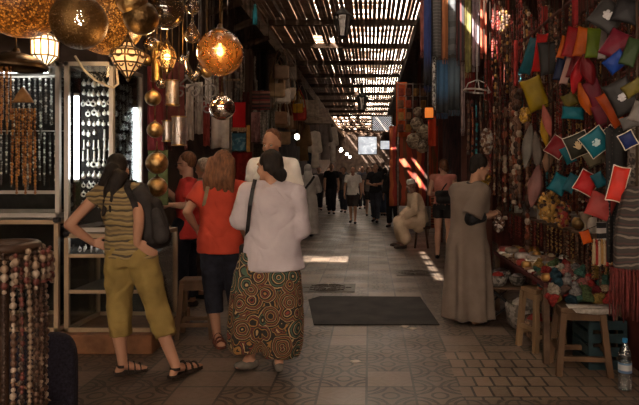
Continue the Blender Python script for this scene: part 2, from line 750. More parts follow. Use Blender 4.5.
def skeleton(h, face=0, stride=0, arm='down', sit=False):
    """joints of a standing body, metres from the point between the feet, facing +Y turned by face degrees to the right"""
    s = h / 1.7
    J = dict(pel=(0, 0, .95), waist=(0, .0, 1.08), chest=(0, 0, 1.27), neck=(0, -.01, 1.43), head=(0, .025, 1.575),
             shl=(-.175, -.005, 1.385), shr=(.175, -.005, 1.385), ell=(-.235, -.03, 1.11), elr=(.235, -.03, 1.11),
             wrl=(-.245, .06, .87), wrr=(.245, .06, .87), fl=(-.24, .1, .79), fr=(.24, .1, .79),
             hil=(-.085, 0, .90), hir=(.085, 0, .90), knl=(-.095, .02, .49), knr=(.095, .02, .49),
             anl=(-.1, -.02, .075), anr=(.1, -.02, .075), tol=(-.12, .17, .025), tor=(.12, .17, .025))
    J = {k: V(v) for k, v in J.items()}
    if stride:
        d = stride
        J['anl'] += V((0.03, d, abs(min(0, d)) * .25)); J['tol'] += V((0.03, d, abs(min(0, d)) * .05)); J['knl'] += V((0.02, d * .55 + .04, 0))
        J['anr'] += V((-.03, -d, abs(min(0, -d)) * .25)); J['tor'] += V((-.03, -d, abs(min(0, -d)) * .05)); J['knr'] += V((-.02, -d * .45 + .04, 0))
        J['wrl'].y -= d * .7; J['fl'].y -= d * .8; J['ell'].y -= d * .3
        J['wrr'].y += d * .7; J['fr'].y += d * .8; J['elr'].y += d * .3
    if arm in ('bag', 'fold', 'front'):
        J['wrr'] = V((.06, .22, 1.08)); J['fr'] = V((-.02, .24, 1.07)); J['elr'] = V((.25, .03, 1.12))
        if arm == 'fold':
            J['wrl'] = V((-.08, .24, 1.10)); J['fl'] = V((.0, .25, 1.1)); J['ell'] = V((-.25, .03, 1.12))
    if arm == 'phone':
        J['wrr'] = V((.10, .28, 1.22)); J['fr'] = V((.05, .33, 1.28)); J['elr'] = V((.24, .08, 1.12))
    a = -math.radians(face)
    R = Matrix.Rotation(a, 3, 'Z')
    J = {k: R @ (v * s) for k, v in J.items()}
    J['s'] = s
    J['F'] = R @ V((0, 1, 0))
    J['R'] = R @ V((1, 0, 0))
    J['hyaw'], J['hpitch'] = face, 0
    return J


def head_frame(J):
    return Matrix.Rotation(-math.radians(J['hyaw']), 3, 'Z') @ Matrix.Rotation(-math.radians(J['hpitch']), 3, 'X')


def hand(m, w, tip, s, palm, curl=.5, fine=True):
    """palm, four unequal fingers bent towards palm, and a thumb from the side"""
    w, tip = V(w), V(tip)
    d = (tip - w).normalized()
    pn = (palm - d * palm.dot(d)).normalized()
    sd = d.cross(pn)
    L = .175 * s
    pc = w + d * L * .26
    for k in (-1.2, -.4, .4, 1.2):
        m.cone(w + sd * k * .012 * s, w + d * L * .48 + sd * k * .017 * s, .015 * s, .0125 * s, 8, 3)
    if not fine:
        m.cone(pc, w + d * L * .9 + pn * L * .12, .03 * s, .016 * s, 8, 3)
        m.cone(w + d * L * .15 + sd * .02 * s, w + d * L * .5 + sd * .05 * s, .014 * s, .01 * s, 8, 3)
        return
    for k, ln in ((-1.5, .40), (-.5, .50), (.5, .54), (1.5, .48)):
        b = w + d * L * .46 + sd * k * .0155 * s
        a1 = curl * .5
        p1 = b + (d * cos(a1) + pn * sin(a1)) * L * ln * .45 + sd * k * .002
        a2 = curl * 1.2
        p2 = p1 + (d * cos(a2) + pn * sin(a2)) * L * ln * .33
        a3 = curl * 1.8
        p3 = p2 + (d * cos(a3) + pn * sin(a3)) * L * ln * .26
        r = .0088 * s
        m.cone(b, p1, r * 1.1, r, 8, 3)
        m.cone(p1, p2, r, r * .95, 8, 3)
        m.cone(p2, p3, r * .95, r * .8, 8, 3)
    t0 = w + d * L * .12 + sd * .022 * s
    t1 = t0 + (d * .7 + sd * .65 + pn * .25) * L * .25
    t2 = t1 + (d * .9 + sd * .25 + pn * .3) * L * .22
    m.cone(t0, t1, .013 * s, .0105 * s, 8, 3)
    m.cone(t1, t2, .0105 * s, .008 * s, 8, 3)


def torso_rings(J, grow, hem=None, top=True, bust=0.0, n=20):
    """elliptical rings up the trunk; grow in metres"""
    s = J['s']
    R, F = J['R'], J['F']
    bw = J.get('bw', 1.0)
    up = (J['chest'] - J['waist']).normalized()
    L = []
    hipc = J['pel']
    if hem is not None:
        L.append((hipc - V((0, 0, hem * s)), .178 * bw, .125))
    L.append((hipc - V((0, 0, .05 * s)), .175 * bw, .125))
    L.append((hipc + (J['waist'] - hipc) * .35, .165 * bw, .118))
    L.append((J['waist'], .145 * bw, .105))
    L.append((J['waist'] + (J['chest'] - J['waist']) * .5, .152 * bw, .112 + bust * .3))
    L.append((J['chest'], .165 * bw, .118 + bust * .5))
    sm = (J['shl'] + J['shr']) / 2
    L.append((J['chest'] + (sm - J['chest']) * .6, .168 * bw, .108))
    L.append((sm + V((0, 0, .012 * s)), .14 * bw, .085))
    L.append((J['neck'] + V((0, 0, -.005)), .075, .068))
    rings = []
    SR = (J['shr'] - J['shl']).normalized()
    for i, (c, a, b) in enumerate(L):
        t = i / (len(L) - 1)
        rv = (R * (1 - t) + SR * t).normalized()
        fv = V((0, 0, 1)).cross(rv).normalized()
        off = fv * (bust * .35 * s if i in (len(L) - 4, ) else 0)
        a, b = a * s + grow, b * s + grow
        rings.append([c + off + rv * a * cos(2 * pi * j / n) + fv * b * sin(2 * pi * j / n) for j in range(n)])
    return rings


def body(root, J, skin, voxel, fine=True, curl=(.5, .5), palms=None, eyes=True, face=True):
    s = J['s']
    m = MB()
    m.loft(torso_rings(J, 0))
    m.cone(J['neck'] - V((0, 0, .04)), J['head'] + head_frame(J) @ V((0, -.02, -.05)) * s, .058 * s, .052 * s)
    H = head_frame(J)
    hc = J['head']
    g = lambda x, y, z: hc + H @ (V((x, y, z)) * s)
    m.ball(g(0, -.012, .03), (.074 * s, .093 * s, .092 * s), H, 16, 12)
    m.ball(g(0, .018, -.035), (.062 * s, .07 * s, .078 * s), H, 14, 10)
    m.cone(g(-.02, .055, -.088), g(.02, .055, -.088), .024 * s, .024 * s)
    if face:
        m.cone(g(0, .088, .012), g(0, .103, -.022), .009 * s, .0135 * s, 8)
        m.cone(g(-.012, .092, -.026), g(.012, .092, -.026), .009 * s, .009 * s, 8)
        m.cone(g(-.018, .079, -.054), g(.018, .079, -.054), .0085 * s, .0085 * s, 8)
        m.cone(g(-.04, .072, .026), g(.04, .072, .026), .012 * s, .012 * s, 8)
        for k in (-1, 1):
            m.ball(g(k * .078, -.01, -.005), (.010 * s, .02 * s, .032 * s), H, 8, 6)
            m.ball(g(k * .04, .055, -.025), (.025 * s, .03 * s, .03 * s), H, 8, 6)
    for q, k in (('l', -1), ('r', 1)):
        sh, el, wr, fi = J['sh' + q], J['el' + q], J['wr' + q], J['f' + q]
        m.cone(J['neck'] + (sh - J['neck']) * .3 - V((0, 0, .02)), sh, .055 * s, .056 * s)
        m.cone(sh, el, .05 * s, .038 * s)
        mid = el + (wr - el) * .3
        m.cone(el, mid, .038 * s, .04 * s)
        m.cone(mid, wr, .04 * s, .026 * s)
        pal = (palms or {}).get(q, (J['pel'] - wr))
        hand(m, wr, fi, s, V(pal), curl[0 if q == 'l' else 1], fine)
        hi, kn, an, to = J['hi' + q], J['kn' + q], J['an' + q], J['to' + q]
        m.cone(hi, kn, .088 * s, .056 * s)
        fwd = (to - an)
        fwd.z = 0
        fwd.normalize()
        calf = kn + (an - kn) * .32 - fwd * .018 * s
        m.cone(kn, calf, .052 * s, .056 * s)
        m.cone(calf, an, .056 * s, .036 * s)
        fl = V((0, 0, 0))
        heel = an - fwd * .03 * s
        heel.z = an.z - .045 * s
        m.cone(an, heel, .036 * s, .03 * s)
        ball_ = to - fwd * .055 * s
        ball_.z = to.z + .005
        sd = fwd.cross(V((0, 0, 1)))
        m.cone(an + fwd * .02 * s - V((0, 0, .01)), ball_, .034 * s, .026 * s)
        for e in (-1, 0, 1):
            m.cone(ball_ + sd * e * .02 * s, to + sd * e * .022 * s - fwd * (.008 * abs(e)), .021 * s, .013 * s, 8)
    o = fuse(m, 'body', skin, voxel, root, 3)
    if eyes:
        for k in (-1, 1):
            e = MB()
            e.ball(g(k * .031, .0735, .003), .0115 * s, None, 10, 8)
            eo = e.obj('eye', EYE_W, root)
            e = MB()
            e.ball(g(k * .031, .0800, .003), .0062 * s, None, 8, 6)
            e.obj('iris', EYE_D, eo)
    return o


def folds(amp, f=14, zf=.35, seed=0):
    def d(co, n):
        a = mnoise.noise(V((co.x * f + seed, co.y * f, co.z * f * zf)))
        b = mnoise.noise(V((co.x * f * 2.1 + seed, co.y * f * 2.1, co.z * f * 2.3)))
        return amp * (a + .22 * b)
    return d


def top(root, J, mat, voxel, name='shirt', hem=.1, sleeve=.55, loose=.018, amp=.006, zf=1.2, cuff=0, bust=0.0, seed=0, flare=0, smooth=2):
    """shirt: trunk and sleeves in one; sleeve 0..1 upper arm, 1..2 forearm"""
    s = J['s']
    m = MB()
    rg = torso_rings(J, loose, hem, True, bust)
    if flare:
        c = sum(rg[0], V()) / len(rg[0])
        rg[0] = [c + (q - c) * (1 + flare) for q in rg[0]]
    m.loft(rg)
    for q in 'lr':
        sh, el, wr = J['sh' + q], J['el' + q], J['wr' + q]
        m.cone(J['neck'] + (sh - J['neck']) * .35 - V((0, 0, .025)), sh, .055 * s + loose, .056 * s + loose * .8)
        if sleeve > 0:
            e = sh + (el - sh) * min(1, sleeve)
            m.cyl(sh, e, .056 * s + loose * .8, .05 * s + loose * 1.0, 14)
            m.ball(sh, .057 * s + loose * .8)
            if sleeve > 1:
                e2 = el + (wr - el) * (sleeve - 1)
                m.ball(el, .05 * s + loose)
                m.cyl(el, e2, .05 * s + loose, .038 * s + loose, 14)
                e, d = e2, (wr - el).normalized()
            else:
                d = (el - sh).normalized()
            if cuff:
                m.cyl(e - d * .05 * s, e, .052 * s + loose * 1.1, .052 * s + loose * 1.1, 14)
    return fuse(m, name, mat, voxel, root, smooth, folds(amp, 13, zf, seed) if amp else None)


def trousers(root, J, mat, voxel, name='trousers', length=1.9, loose=.014, amp=.006, seed=3, hemw=None, smooth=2):
    """length 0..1 down the thigh, 1..2 down the shin"""
    s = J['s']
    m = MB()
    R, F = J['R'], J['F']
    bw = J.get('bw', 1.0)
    rg = []
    for z, a, b in ((.10, .15, .108), (.04, .168, .118), (-.06, .175, .125), (-.10, .17, .12)):
        c = J['pel'] + V((0, 0, z * s))
        rg.append([c + R * (a * bw * s + loose * .6) * cos(2 * pi * j / 20) + F * (b * s + loose * .6) * sin(2 * pi * j / 20) for j in range(20)])
    m.loft(list(reversed(rg)))
    for q in 'lr':
        hi, kn, an = J['hi' + q], J['kn' + q], J['an' + q]
        e = hi + (kn - hi) * min(1, length)
        m.cyl(hi, e, .092 * s * (.5 + .5 * bw) + loose, .066 * s + loose if length >= 1 else .082 * s + loose, 16)
        m.ball(hi, .092 * s * (.5 + .5 * bw) + loose)
        if length > 1:
            m.ball(kn, .066 * s + loose)
            e = kn + (an - kn) * (length - 1)
            m.cyl(kn, e, .066 * s + loose, hemw or (.056 * s + loose), 16)
    return fuse(m, name, mat, voxel, root, smooth, folds(amp, 14, .9, seed) if amp else None)


def robe(root, J, mat, voxel, hem=.06, wide=.26, deep=.2, sleeve=1.6, loose=.035, amp=.008, shift=(0, 0), seed=5, ripple=.018, cuffr=.085, back=0):
    """ankle-length robe with sleeves, falling in long folds"""
    s = J['s']
    R, F = J['R'], J['F']
    m = MB()
    n = 48
    rg = []
    z0, z1 = J['pel'].z, hem
    for i in range(9):
        t = i / 8
        c = J['pel'] * 1.0
        c.z = z1 + (z0 - z1) * t
        c.x += shift[0] * (1 - t)
        c.y += shift[1] * (1 - t)
        a = wide * (1 - t) + (.185 * s + loose) * t
        b = deep * (1 - t) + (.135 * s + loose) * t
        ring = []
        for j in range(n):
            u = 2 * pi * j / n
            k = 1 + ripple / wide * (1 - t * .6) * (sin(u * 7 + seed) + .6 * sin(u * 11 + seed * 2 + t * 1.5))
            ring.append(c + R * a * k * cos(u) + F * b * k * sin(u))
        rg.append(ring)
    tr = torso_rings(J, loose, None, True, 0, n)
    m.loft(rg + tr[1:])
    for q in 'lr':
        sh, el, wr = J['sh' + q], J['el' + q], J['wr' + q]
        m.cone(J['neck'] + (sh - J['neck']) * .35 - V((0, 0, .03)), sh, .06 * s + loose * .6, .06 * s + loose * .7)
        e = sh + (el - sh) * min(1, sleeve)
        m.cyl(sh, e, .06 * s + loose * .8, .055 * s + loose if sleeve > 1 else cuffr, 16)
        m.ball(sh, .06 * s + loose * .8)
        if sleeve > 1:
            m.ball(el, .055 * s + loose)
            e2 = el + (wr - el) * (sleeve - 1)
            m.cyl(el, e2, .055 * s + loose, cuffr, 16)
    return fuse(m, 'robe', mat, voxel, root, 2, folds(amp, 10, .22, seed))


def hair(root, J, mat, voxel, style='short', amp=.005, seed=0, extra=None):
    s = J['s']
    H = head_frame(J)
    hc = J['head']
    g = lambda x, y, z: hc + H @ (V((x, y, z)) * s)
    m = MB()
    if style == 'short':
        m.ball(g(0, -.036, .052), (.080 * s, .088 * s, .086 * s), H, 16, 10)
    else:
        m.ball(g(0, -.025, .042), (.083 * s, .095 * s, .094 * s), H, 16, 10)
    if style == 'short':
        m.ball(g(0, -.055, .015), (.066 * s, .055 * s, .07 * s), H, 12, 8)
    if style in ('bun', 'pony', 'long', 'bob'):
        m.ball(g(0, -.06, .0), (.076 * s, .062 * s, .088 * s), H, 12, 8)
    if style in ('long', 'bob', 'bun', 'pony'):
        for k in (-1, 1):
            m.cone(g(k * .05, -.01, .07), g(k * .068, -.03, -.01), .035 * s, .03 * s)
    if style == 'bob':
        for k in (-.07, -.03, .03, .07):
            m.cone(g(k, -.05, .02), g(k * 1.15, -.06, -.10), .045 * s, .03 * s)
    if style == 'long':
        for k in (-.085, -.045, 0, .045, .085):
            a = g(k, -.06, .02)
            b = g(k * 1.25, -.085, -.14)
            c = b + V((0, 0, -.10 * s)) + J['R'] * k * .2
            m.cone(a, b, .048 * s, .045 * s)
            m.cone(b, c, .045 * s, .018 * s)
    if style == 'bun':
        m.ball(g(.0, -.105, -.065), (.055 * s, .05 * s, .05 * s), H, 12, 8)
        m.cone(g(0, -.07, -.04), g(0, -.11, -.09), .055 * s, .035 * s)
    if style == 'pony':
        m.cone(g(0, -.1, .02), g(0, -.14, -.03), .03 * s, .03 * s)
        m.cone(g(0, -.14, -.03), g(0, -.12, -.2), .03 * s, .012 * s)
    for a, b, r0, r1 in (extra or []):
        m.cone(a, b, r0, r1)
    f = 60

    def d(co, n_):
        q = H.transposed() @ (co - hc)
        return amp * mnoise.noise(V((q.x * f + seed, q.y * f * .6, q.z * 9)))
    return fuse(m, 'hair', mat, voxel, root, 2, d)


def shoes(root, J, mat, voxel, name='shoe', h=.045):
    s = J['s']
    for q in 'lr':
        an, to = J['an' + q], J['to' + q]
        f = (to - an)
        f.z = 0
        f.normalize()
        sd = f.cross(V((0, 0, 1)))
        m = MB()
        z = max(.03 * s, to.z + .008)
        a = an - f * .035 * s
        a.z = an.z - .04 * s
        b = to - f * .06 * s
        b.z = z
        t = to - f * .01 * s
        t.z = z - .004
        m.cone(a, b, .037 * s, .038 * s)
        m.cone(b, t, .04 * s, .03 * s)
        m.cone(b + sd * .012 * s, t + sd * .01 * s, .036 * s, .024 * s)
        m.cone(b - sd * .012 * s, t - sd * .01 * s, .036 * s, .024 * s)
        m.cone(an - V((0, 0, h)), a + f * .03, .042 * s, .04 * s)
        x = fuse(m, name, mat, voxel, root, 1)
        for v in x.data.vertices:
            v.co.z = max(v.co.z, 0.002)


def sandals(root, J, mat):
    s = J['s']
    for q in 'lr':
        an, to = J['an' + q], J['to' + q]
        f = (to - an)
        f.z = 0
        f.normalize()
        sd = f.cross(V((0, 0, 1)))
        up = V((0, 0, 1))
        heel = an - f * .065 * s
        m = MB()
        rings = []
        for t, wd in ((0, .024), (.15, .034), (.45, .034), (.75, .044), (.93, .038), (1.0, .015)):
            c = heel + (to + f * .012 - heel) * t
            zb = max(0.0, (an.z - .075 * s) * (1 - t)) + max(0, (to.z - .025)) * t
            rings.append([V((c.x, c.y, 0)) + sd * wd * s * a + up * (zb + b) for a, b in ((-1, .002), (1, .002), (1, .024), (-1, .024))])
        m.loft(rings)
        so_ = m.obj('sandal', mat, root, smooth=False)
        st = MB()
        for t, hgt, wd in ((.42, .085, .037), (.62, .064, .042), (.8, .05, .044)):
            c = heel + (to - heel) * t
            c.z = 0
            zb = max(0.0, (an.z - .075 * s) * (1 - t))
            pts = [c + sd * wd * s * cos(pi * i / 8) + up * (zb + .018 + hgt * s * sin(pi * i / 8) * (1.0 if i not in (0, 8) else 1)) for i in range(9)]
            for i in range(8):
                st.bar(pts[i], pts[i + 1], .02, .006, f)
        pts = [an - V((0, 0, .01 * s)) - f * .042 * s * cos(pi * (i / 8 - .5)) + sd * .042 * s * sin(pi * (i / 8 - .5)) for i in range(9)]
        for i in range(8):
            st.bar(pts[i], pts[i + 1], .006, .02)
        st.obj('strap', mat, so_, smooth=False)


def person(label, X, Y, z=0):
    return thing('person', label, 'person', (X, Y, z))


HAIR = dict(dark=pm('hair nearly black', (0.012, 0.008, 0.006), .7, nz=8, amt=.5, stretch=(6, 6, 1), bs=90),
            brown=pm('hair chestnut', (0.11, 0.045, 0.02), .6, nz=10, amt=.5, stretch=(6, 6, 1), bs=90),
            red=pm('hair auburn', (0.13, 0.055, 0.025), .5, nz=10, amt=.5, stretch=(6, 6, 1), bs=90),
            grey=pm('hair ash blond', (0.34, 0.26, 0.19), .55, nz=14, amt=.5, stretch=(6, 6, 1), bs=90))


def jset(J, X, Y, **kw):
    """put joints where the photograph shows them: px, py, metres behind (+) or in front (-) of Y"""
    for k, (px, py, dy) in kw.items():
        J[k] = P(px, py, Y + dy) - V((X, Y, 0))


# --- woman in the striped top, hands on her hips, looking into the showcase
X0, Y0 = -1.66, 4.46
r = person('woman in striped olive top and khaki cropped trousers, hands on hips before the showcase', X0, Y0)
J = skeleton(1.66, 8)
J['bw'] = 1.06
jset(J, X0, Y0, head=(117, 172, .10), neck=(119, 186, .03), chest=(125, 205, 0), waist=(128, 230, 0), pel=(131, 252, 0),
     shl=(101, 192, 0), shr=(138, 191, 0), ell=(69, 225, -.08), elr=(139, 222, -.16), wrl=(92, 242, .02), wrr=(137, 243, -.13),
     fl=(104, 246, .04), fr=(146, 249, -.10), hil=(120, 260, 0), hir=(143, 260, 0), knl=(119, 306, 0), knr=(156, 306, .02),
     anl=(123, 363, -.04), anr=(176, 366, -.10), tol=(146, 371, .05), tor=(200, 369, .12))
J['anl'].z, J['anr'].z, J['tol'].z, J['tor'].z = .085, .085, .032, .03
J['hyaw'], J['hpitch'] = -35, 38
body(r, J, SKIN[1], .0068, curl=(.55, .25), palms={'l': V((.3, .6, -.2)), 'r': V((-.2, 1, .1))}, eyes=False)
stripe = striped('olive and black stripes', [(.19, .13, .045), (.24, .17, .07), (.075, .05, .024), (.19, .13, .05), (.12, .08, .034), (.23, .16, .066), (.045, .03, .016)], 9.5, 'Z', .75)
top(r, J, stripe, .011, 'striped_top', hem=.03, sleeve=.30, loose=.016, amp=.011, zf=2.2, bust=.05)
khaki = pm('khaki cotton', (.20, .135, .04), .85, nz=7, amt=.2, bs=150)
trousers(r, J, khaki, .011, 'cropped_trousers', 1.52, .022, .012, 4, .082, 2)
hd = J['head']
q = lambda a, b, c: P(a, b, Y0 + c) - V((X0, Y0, 0))
hair(r, J, HAIR['dark'], .010, 'short', extra=[
    (q(113, 170, .02), q(104, 186, .0), .06, .045), (q(104, 186, .0), q(97, 206, -.04), .045, .012),
    (q(118, 176, -.02), q(109, 192, -.06), .055, .045), (q(109, 192, -.06), q(103, 216, -.12), .045, .010),
    (q(122, 176, -.02), q(113, 196, -.09), .045, .03), (q(113, 196, -.09), q(110, 212, -.13), .03, .010)])
sandals(r, J, pm('dark sandal leather', (.028, .018, .013), .6))
JY, RY = J, r
# her backpack, hanging from one shoulder
t = thing('backpack', 'dark grey backpack slung on the shoulder of the woman in stripes', 'backpack', (X0, Y0, 0))
m = MB()
q = lambda a, b, c: P(a, b, Y0 + c) - V((X0, Y0, 0))
m.cone(q(140, 195, -.03), q(154, 232, -.02), .075, .115)
m.cone(q(154, 205, .0), q(158, 236, 0), .06, .10)
m.cone(q(142, 190, .0), q(139, 215, 0), .06, .08)
bpk = pm('backpack nylon', (.022, .018, .017), .75, nz=9, amt=.4)
fuse(m, 'bag_body', bpk, .012, t, 4, folds(.012, 9, 1, 2))
m = MB()
m.cone(q(156, 212, -.13), q(161, 236, -.12), .035, .06)
fuse(m, 'front_pocket', pm('backpack pocket nylon', (.03, .025, .023), .75), .012, t, 3)
m = MB()
pts = [q(138, 214, -.12), q(133, 200, -.13), q(127, 188, -.10), q(128, 181, -.02), q(134, 182, .06), q(142, 192, .06)]
for a, b in zip(pts, pts[1:]):
    m.bar(a, b, .045, .012, (0, 1, .3))
m.obj('strap', bpk, t, smooth=False)

# --- woman in the red T-shirt
X0, Y0 = -1.28, 5.2
r = person('woman with long chestnut hair in an orange red T-shirt and navy cropped trousers', X0, Y0)
J = skeleton(1.66, 4)
J['bw'] = 1.10
jset(J, X0, Y0, head=(224, 165, 0), neck=(223, 181, 0), chest=(221, 200, 0), waist=(220, 222, 0), pel=(221, 240, 0),
     shl=(201, 189, 0), shr=(243, 189, 0), ell=(187, 212, -.10), elr=(251, 216, .05), wrl=(196, 228, .06), wrr=(240, 228, .18),
     fl=(206, 233, .12), fr=(231, 230, .22), hil=(212, 247, 0), hir=(232, 247, 0), knl=(213, 292, .02), knr=(236, 292, .05),
     anl=(217, 337, 0), anr=(240, 333, .12), tol=(222, 348, -.14), tor=(256, 333, .22))
J['anl'].z, J['anr'].z, J['tol'].z, J['tor'].z = .085, .085, .03, .03
J['hyaw'], J['hpitch'] = 12, 8
body(r, J, SKIN[1], .0075, curl=(.5, .5), eyes=False)
top(r, J, pm('orange red jersey', (.36, .042, .022), .85, nz=6, amt=.15, bs=150), .012, 't_shirt', hem=.11, sleeve=.62, loose=.022, amp=.009, zf=1.3, seed=8)
denim = pm('navy denim', (.012, .012, .018), .9, nz=14, amt=.4, bs=150)
trousers(r, J, denim, .013, 'cropped_trousers', 1.48, .02, .006, 6, .075)
hair(r, J, HAIR['brown'], .010, 'long', .006, 2)
sandals(r, J, pm('brown sandal leather', (.10, .035, .022), .6))
t = thing('shoulder_bag', 'pale strapped shoulder bag worn by the woman in orange red', 'bag', (X0, Y0, 0))
q = lambda a, b, c: P(a, b, Y0 + c) - V((X0, Y0, 0))
m = MB()
pts = [q(203, 226, .13), q(204, 205, -.11), q(207, 190, -.125), q(210, 180, -.05), q(210, 184, .08), q(207, 205, .17)]
for a, b in zip(pts, pts[1:]):
    m.bar(a, b, .03, .006, (0, 1, .3))
m.obj('strap', pm('olive webbing', (.2, .15, .09), .9), t, smooth=False)
m = MB()
m.cone(q(203, 228, .17), q(212, 232, .24), .05, .06)
m.cone(q(203, 236, .17), q(212, 240, .24), .05, .06)
fuse(m, 'bag_body', pm('olive canvas', (.16, .12, .07), .9), .012, t)

# --- woman in the pale shirt and patterned harem trousers
X0, Y0 = -0.76, 4.50
r = person('dark haired woman in pale shirt and swirl patterned harem trousers, seen from behind', X0, Y0)
J = skeleton(1.68, 0)
J['bw'] = 1.08
jset(J, X0, Y0, head=(269, 167, .02), neck=(272, 185, 0), chest=(272, 207, 0), waist=(272, 228, 0), pel=(272, 248, 0),
     shl=(249, 193, 0), shr=(295, 194, 0), ell=(241, 219, .02), elr=(299, 229, .02), wrl=(246, 236, .20), wrr=(291, 246, .18),
     fl=(254, 238, .28), fr=(281, 247, .26), hil=(262, 258, 0), hir=(282, 258, 0), knl=(256, 308, .03), knr=(281, 308, .03),
     anl=(250, 360, .06), anr=(279, 363, 0), tol=(236, 368, .04), tor=(277, 374, .16))
J['anl'].z, J['anr'].z, J['tol'].z, J['tor'].z = .085, .085, .03, .03
J['hyaw'], J['hpitch'] = -62, 4
body(r, J, SKIN[1], .007)
shirt_m = pm('pale lilac grey cotton', (.40, .345, .355), .9, nz=5, amt=.1, bs=160)
top(r, J, shirt_m, .0115, 'shirt', hem=.16, sleeve=1.12, loose=.036, amp=.010, zf=.5, cuff=1, seed=4, flare=.12, smooth=2)
k = NT('paisley swirl print')
vo = k.n('ShaderNodeTexVoronoi')
vo.inputs['Scale'].default_value = 8.5
k.l(k.coord(), vo.inputs['Vector'])
f = k.math('FRACT', k.math('ADD', k.math('MULTIPLY', vo.outputs['Distance'], 4.0), k.math('MULTIPLY', k.noise(16, 2), .7)))
c1 = k.ramp(f, [(0, (.012, .01, .008)), (.32, (.24, .12, .032)), (.46, (.015, .011, .008)), (.62, (.17, .032, .02)), (.74, (.012, .01, .008)), (.87, (.32, .21, .10))], 'CONSTANT')
sp = k.n('ShaderNodeSeparateColor')
k.l(vo.outputs['Color'], sp.inputs[0])
c2 = k.mix(k.math('GREATER_THAN', sp.outputs[0], .72), c1, k.ramp(f, [(0, (.012, .01, .008)), (.35, (.045, .085, .055)), (.6, (.012, .01, .008)), (.8, (.34, .22, .11))], 'CONSTANT'))
k.l(c2, k.b.inputs['Base Color'])
k.b.inputs['Roughness'].default_value = .9
swirl = k.m
m = MB()
n = 40
for sgn, (hx, hy), (bx, by) in ((-1, (256, 300), (246, 351)), (1, (283, 304), (281, 356))):
    rg = []
    for t, wx in ((0, .115), (.2, .165), (.45, .175), (.7, .165), (.88, .15), (1.0, .125)):
        a = P(265 + sgn * 9, 252, Y0)
        b = P(hx, hy, Y0)
        c = P(bx, by, Y0)
        p = (a * (1 - t) ** 2 + b * 2 * t * (1 - t) + c * t * t) - V((X0, Y0, 0))
        ring = []
        for j in range(n):
            u = 2 * pi * j / n
            kf = 1 + .045 * t * (sin(u * 8 + sgn) + .6 * sin(u * 13 + 2 + t))
            ring.append(p + V((wx * kf * cos(u), wx * .95 * kf * sin(u), 0)))
        rg.append(ring)
    m.loft(rg)
p = P(270, 250, Y0) - V((X0, Y0, 0))
m.loft([[p + V((.205 * cos(2 * pi * j / n) * k_, .145 * sin(2 * pi * j / n) * k_, z)) for j in range(n)] for z, k_ in ((.12, .8), (0, .9), (-.10, .98), (-.2, 1.12), (-.34, 1.12))])
fuse(m, 'harem_trousers', swirl, .012, r, 2, folds(.015, 11, .25, 9))
hair(r, J, HAIR['dark'], .010, 'bun', .005, 3)
shoes(r, J, pm('grey canvas slip-on', (.10, .085, .07), .85), .010)
t = thing('shoulder_bag', 'black strapped shoulder bag worn by the woman in the pale shirt', 'bag', (X0, Y0, 0))
q = lambda a, b, c: P(a, b, Y0 + c) - V((X0, Y0, 0))
m = MB()
pts = [q(246, 245, .02), q(248, 225, -.12), q(250, 205, -.155), q(253, 188, -.13), q(255, 180, -.03), q(254, 186, .11), q(250, 215, .2), q(246, 243, .22)]
for a, b in zip(pts, pts[1:]):
    m.bar(a, b, .028, .007, (0, 1, .3))
blk = pm('black leather', (.012, .01, .01), .5)
m.obj('strap', blk, t, smooth=False)
m = MB()
m.box(q(247, 256, .19), (.09, .2, .2))
m.obj('bag_body', blk, t, smooth=False, bevel=.02)

# --- boy with glasses
X0, Y0 = -2.02, 6.6
r = person('teenage boy with glasses in a red T-shirt and dark jeans, reaching forward', X0, Y0)
J = skeleton(1.74, -80)
jset(J, X0, Y0, head=(186, 164, 0), neck=(188, 178, 0), chest=(188, 197, 0), waist=(189, 216, 0), pel=(189, 232, 0),
     shl=(190, 187, -.14), shr=(186, 187, .14), ell=(189, 206, -.17), elr=(176, 200, .2), wrl=(171, 205, -.2), wrr=(163, 186, .18),
     fl=(163, 204, -.2), fr=(156, 182, .16))
J['hyaw'], J['hpitch'] = -78, 8
body(r, J, SKIN[0], .0085, curl=(.8, .8))
top(r, J, pm('red jersey', (.40, .03, .025), .85, nz=6, amt=.15, bs=150), .013, 't_shirt', hem=.06, sleeve=.62, loose=.02, amp=.007)
trousers(r, J, denim, .015, 'jeans', 1.92, .016)
hair(r, J, HAIR['red'], .011, 'short')
shoes(r, J, pm('dark trainers', (.04, .035, .03), .8), .012)
H = head_frame(J)
g = lambda x, y, z: J['head'] + H @ (V((x, y, z)) * J['s'])
m = MB()
RX = H @ Matrix.Rotation(pi / 2, 3, 'X')
for kx in (-1, 1):
    m.ring(g(kx * .033, .098, .004), .024, .0035, RX, 16, 6)
    m.tube([g(kx * .057, .095, .008), g(kx * .08, .05, .01), g(kx * .083, -.01, .008)], .0035, 6)
m.tube([g(-.01, .1, .008), g(.01, .1, .008)], .0035, 6)
gl = m.obj('glasses', blk, r)

# --- ash blond woman beyond the red T-shirt
X0, Y0 = -1.98, 7.2
r = person('ash blond woman seen in profile between the boy and the woman in orange red', X0, Y0)
J = skeleton(1.66, -75)
J['hpitch'] = 10
body(r, J, SKIN[0], .009)
top(r, J, pm('grey beige blouse', (.22, .17, .13), .9), .014, 'blouse', hem=.1, sleeve=1.2, loose=.025)
trousers(r, J, pm('brown linen', (.09, .06, .045), .9), .016, 'trousers')
hair(r, J, HAIR['grey'], .011, 'pony', .012)
shoes(r, J, blk, .013)

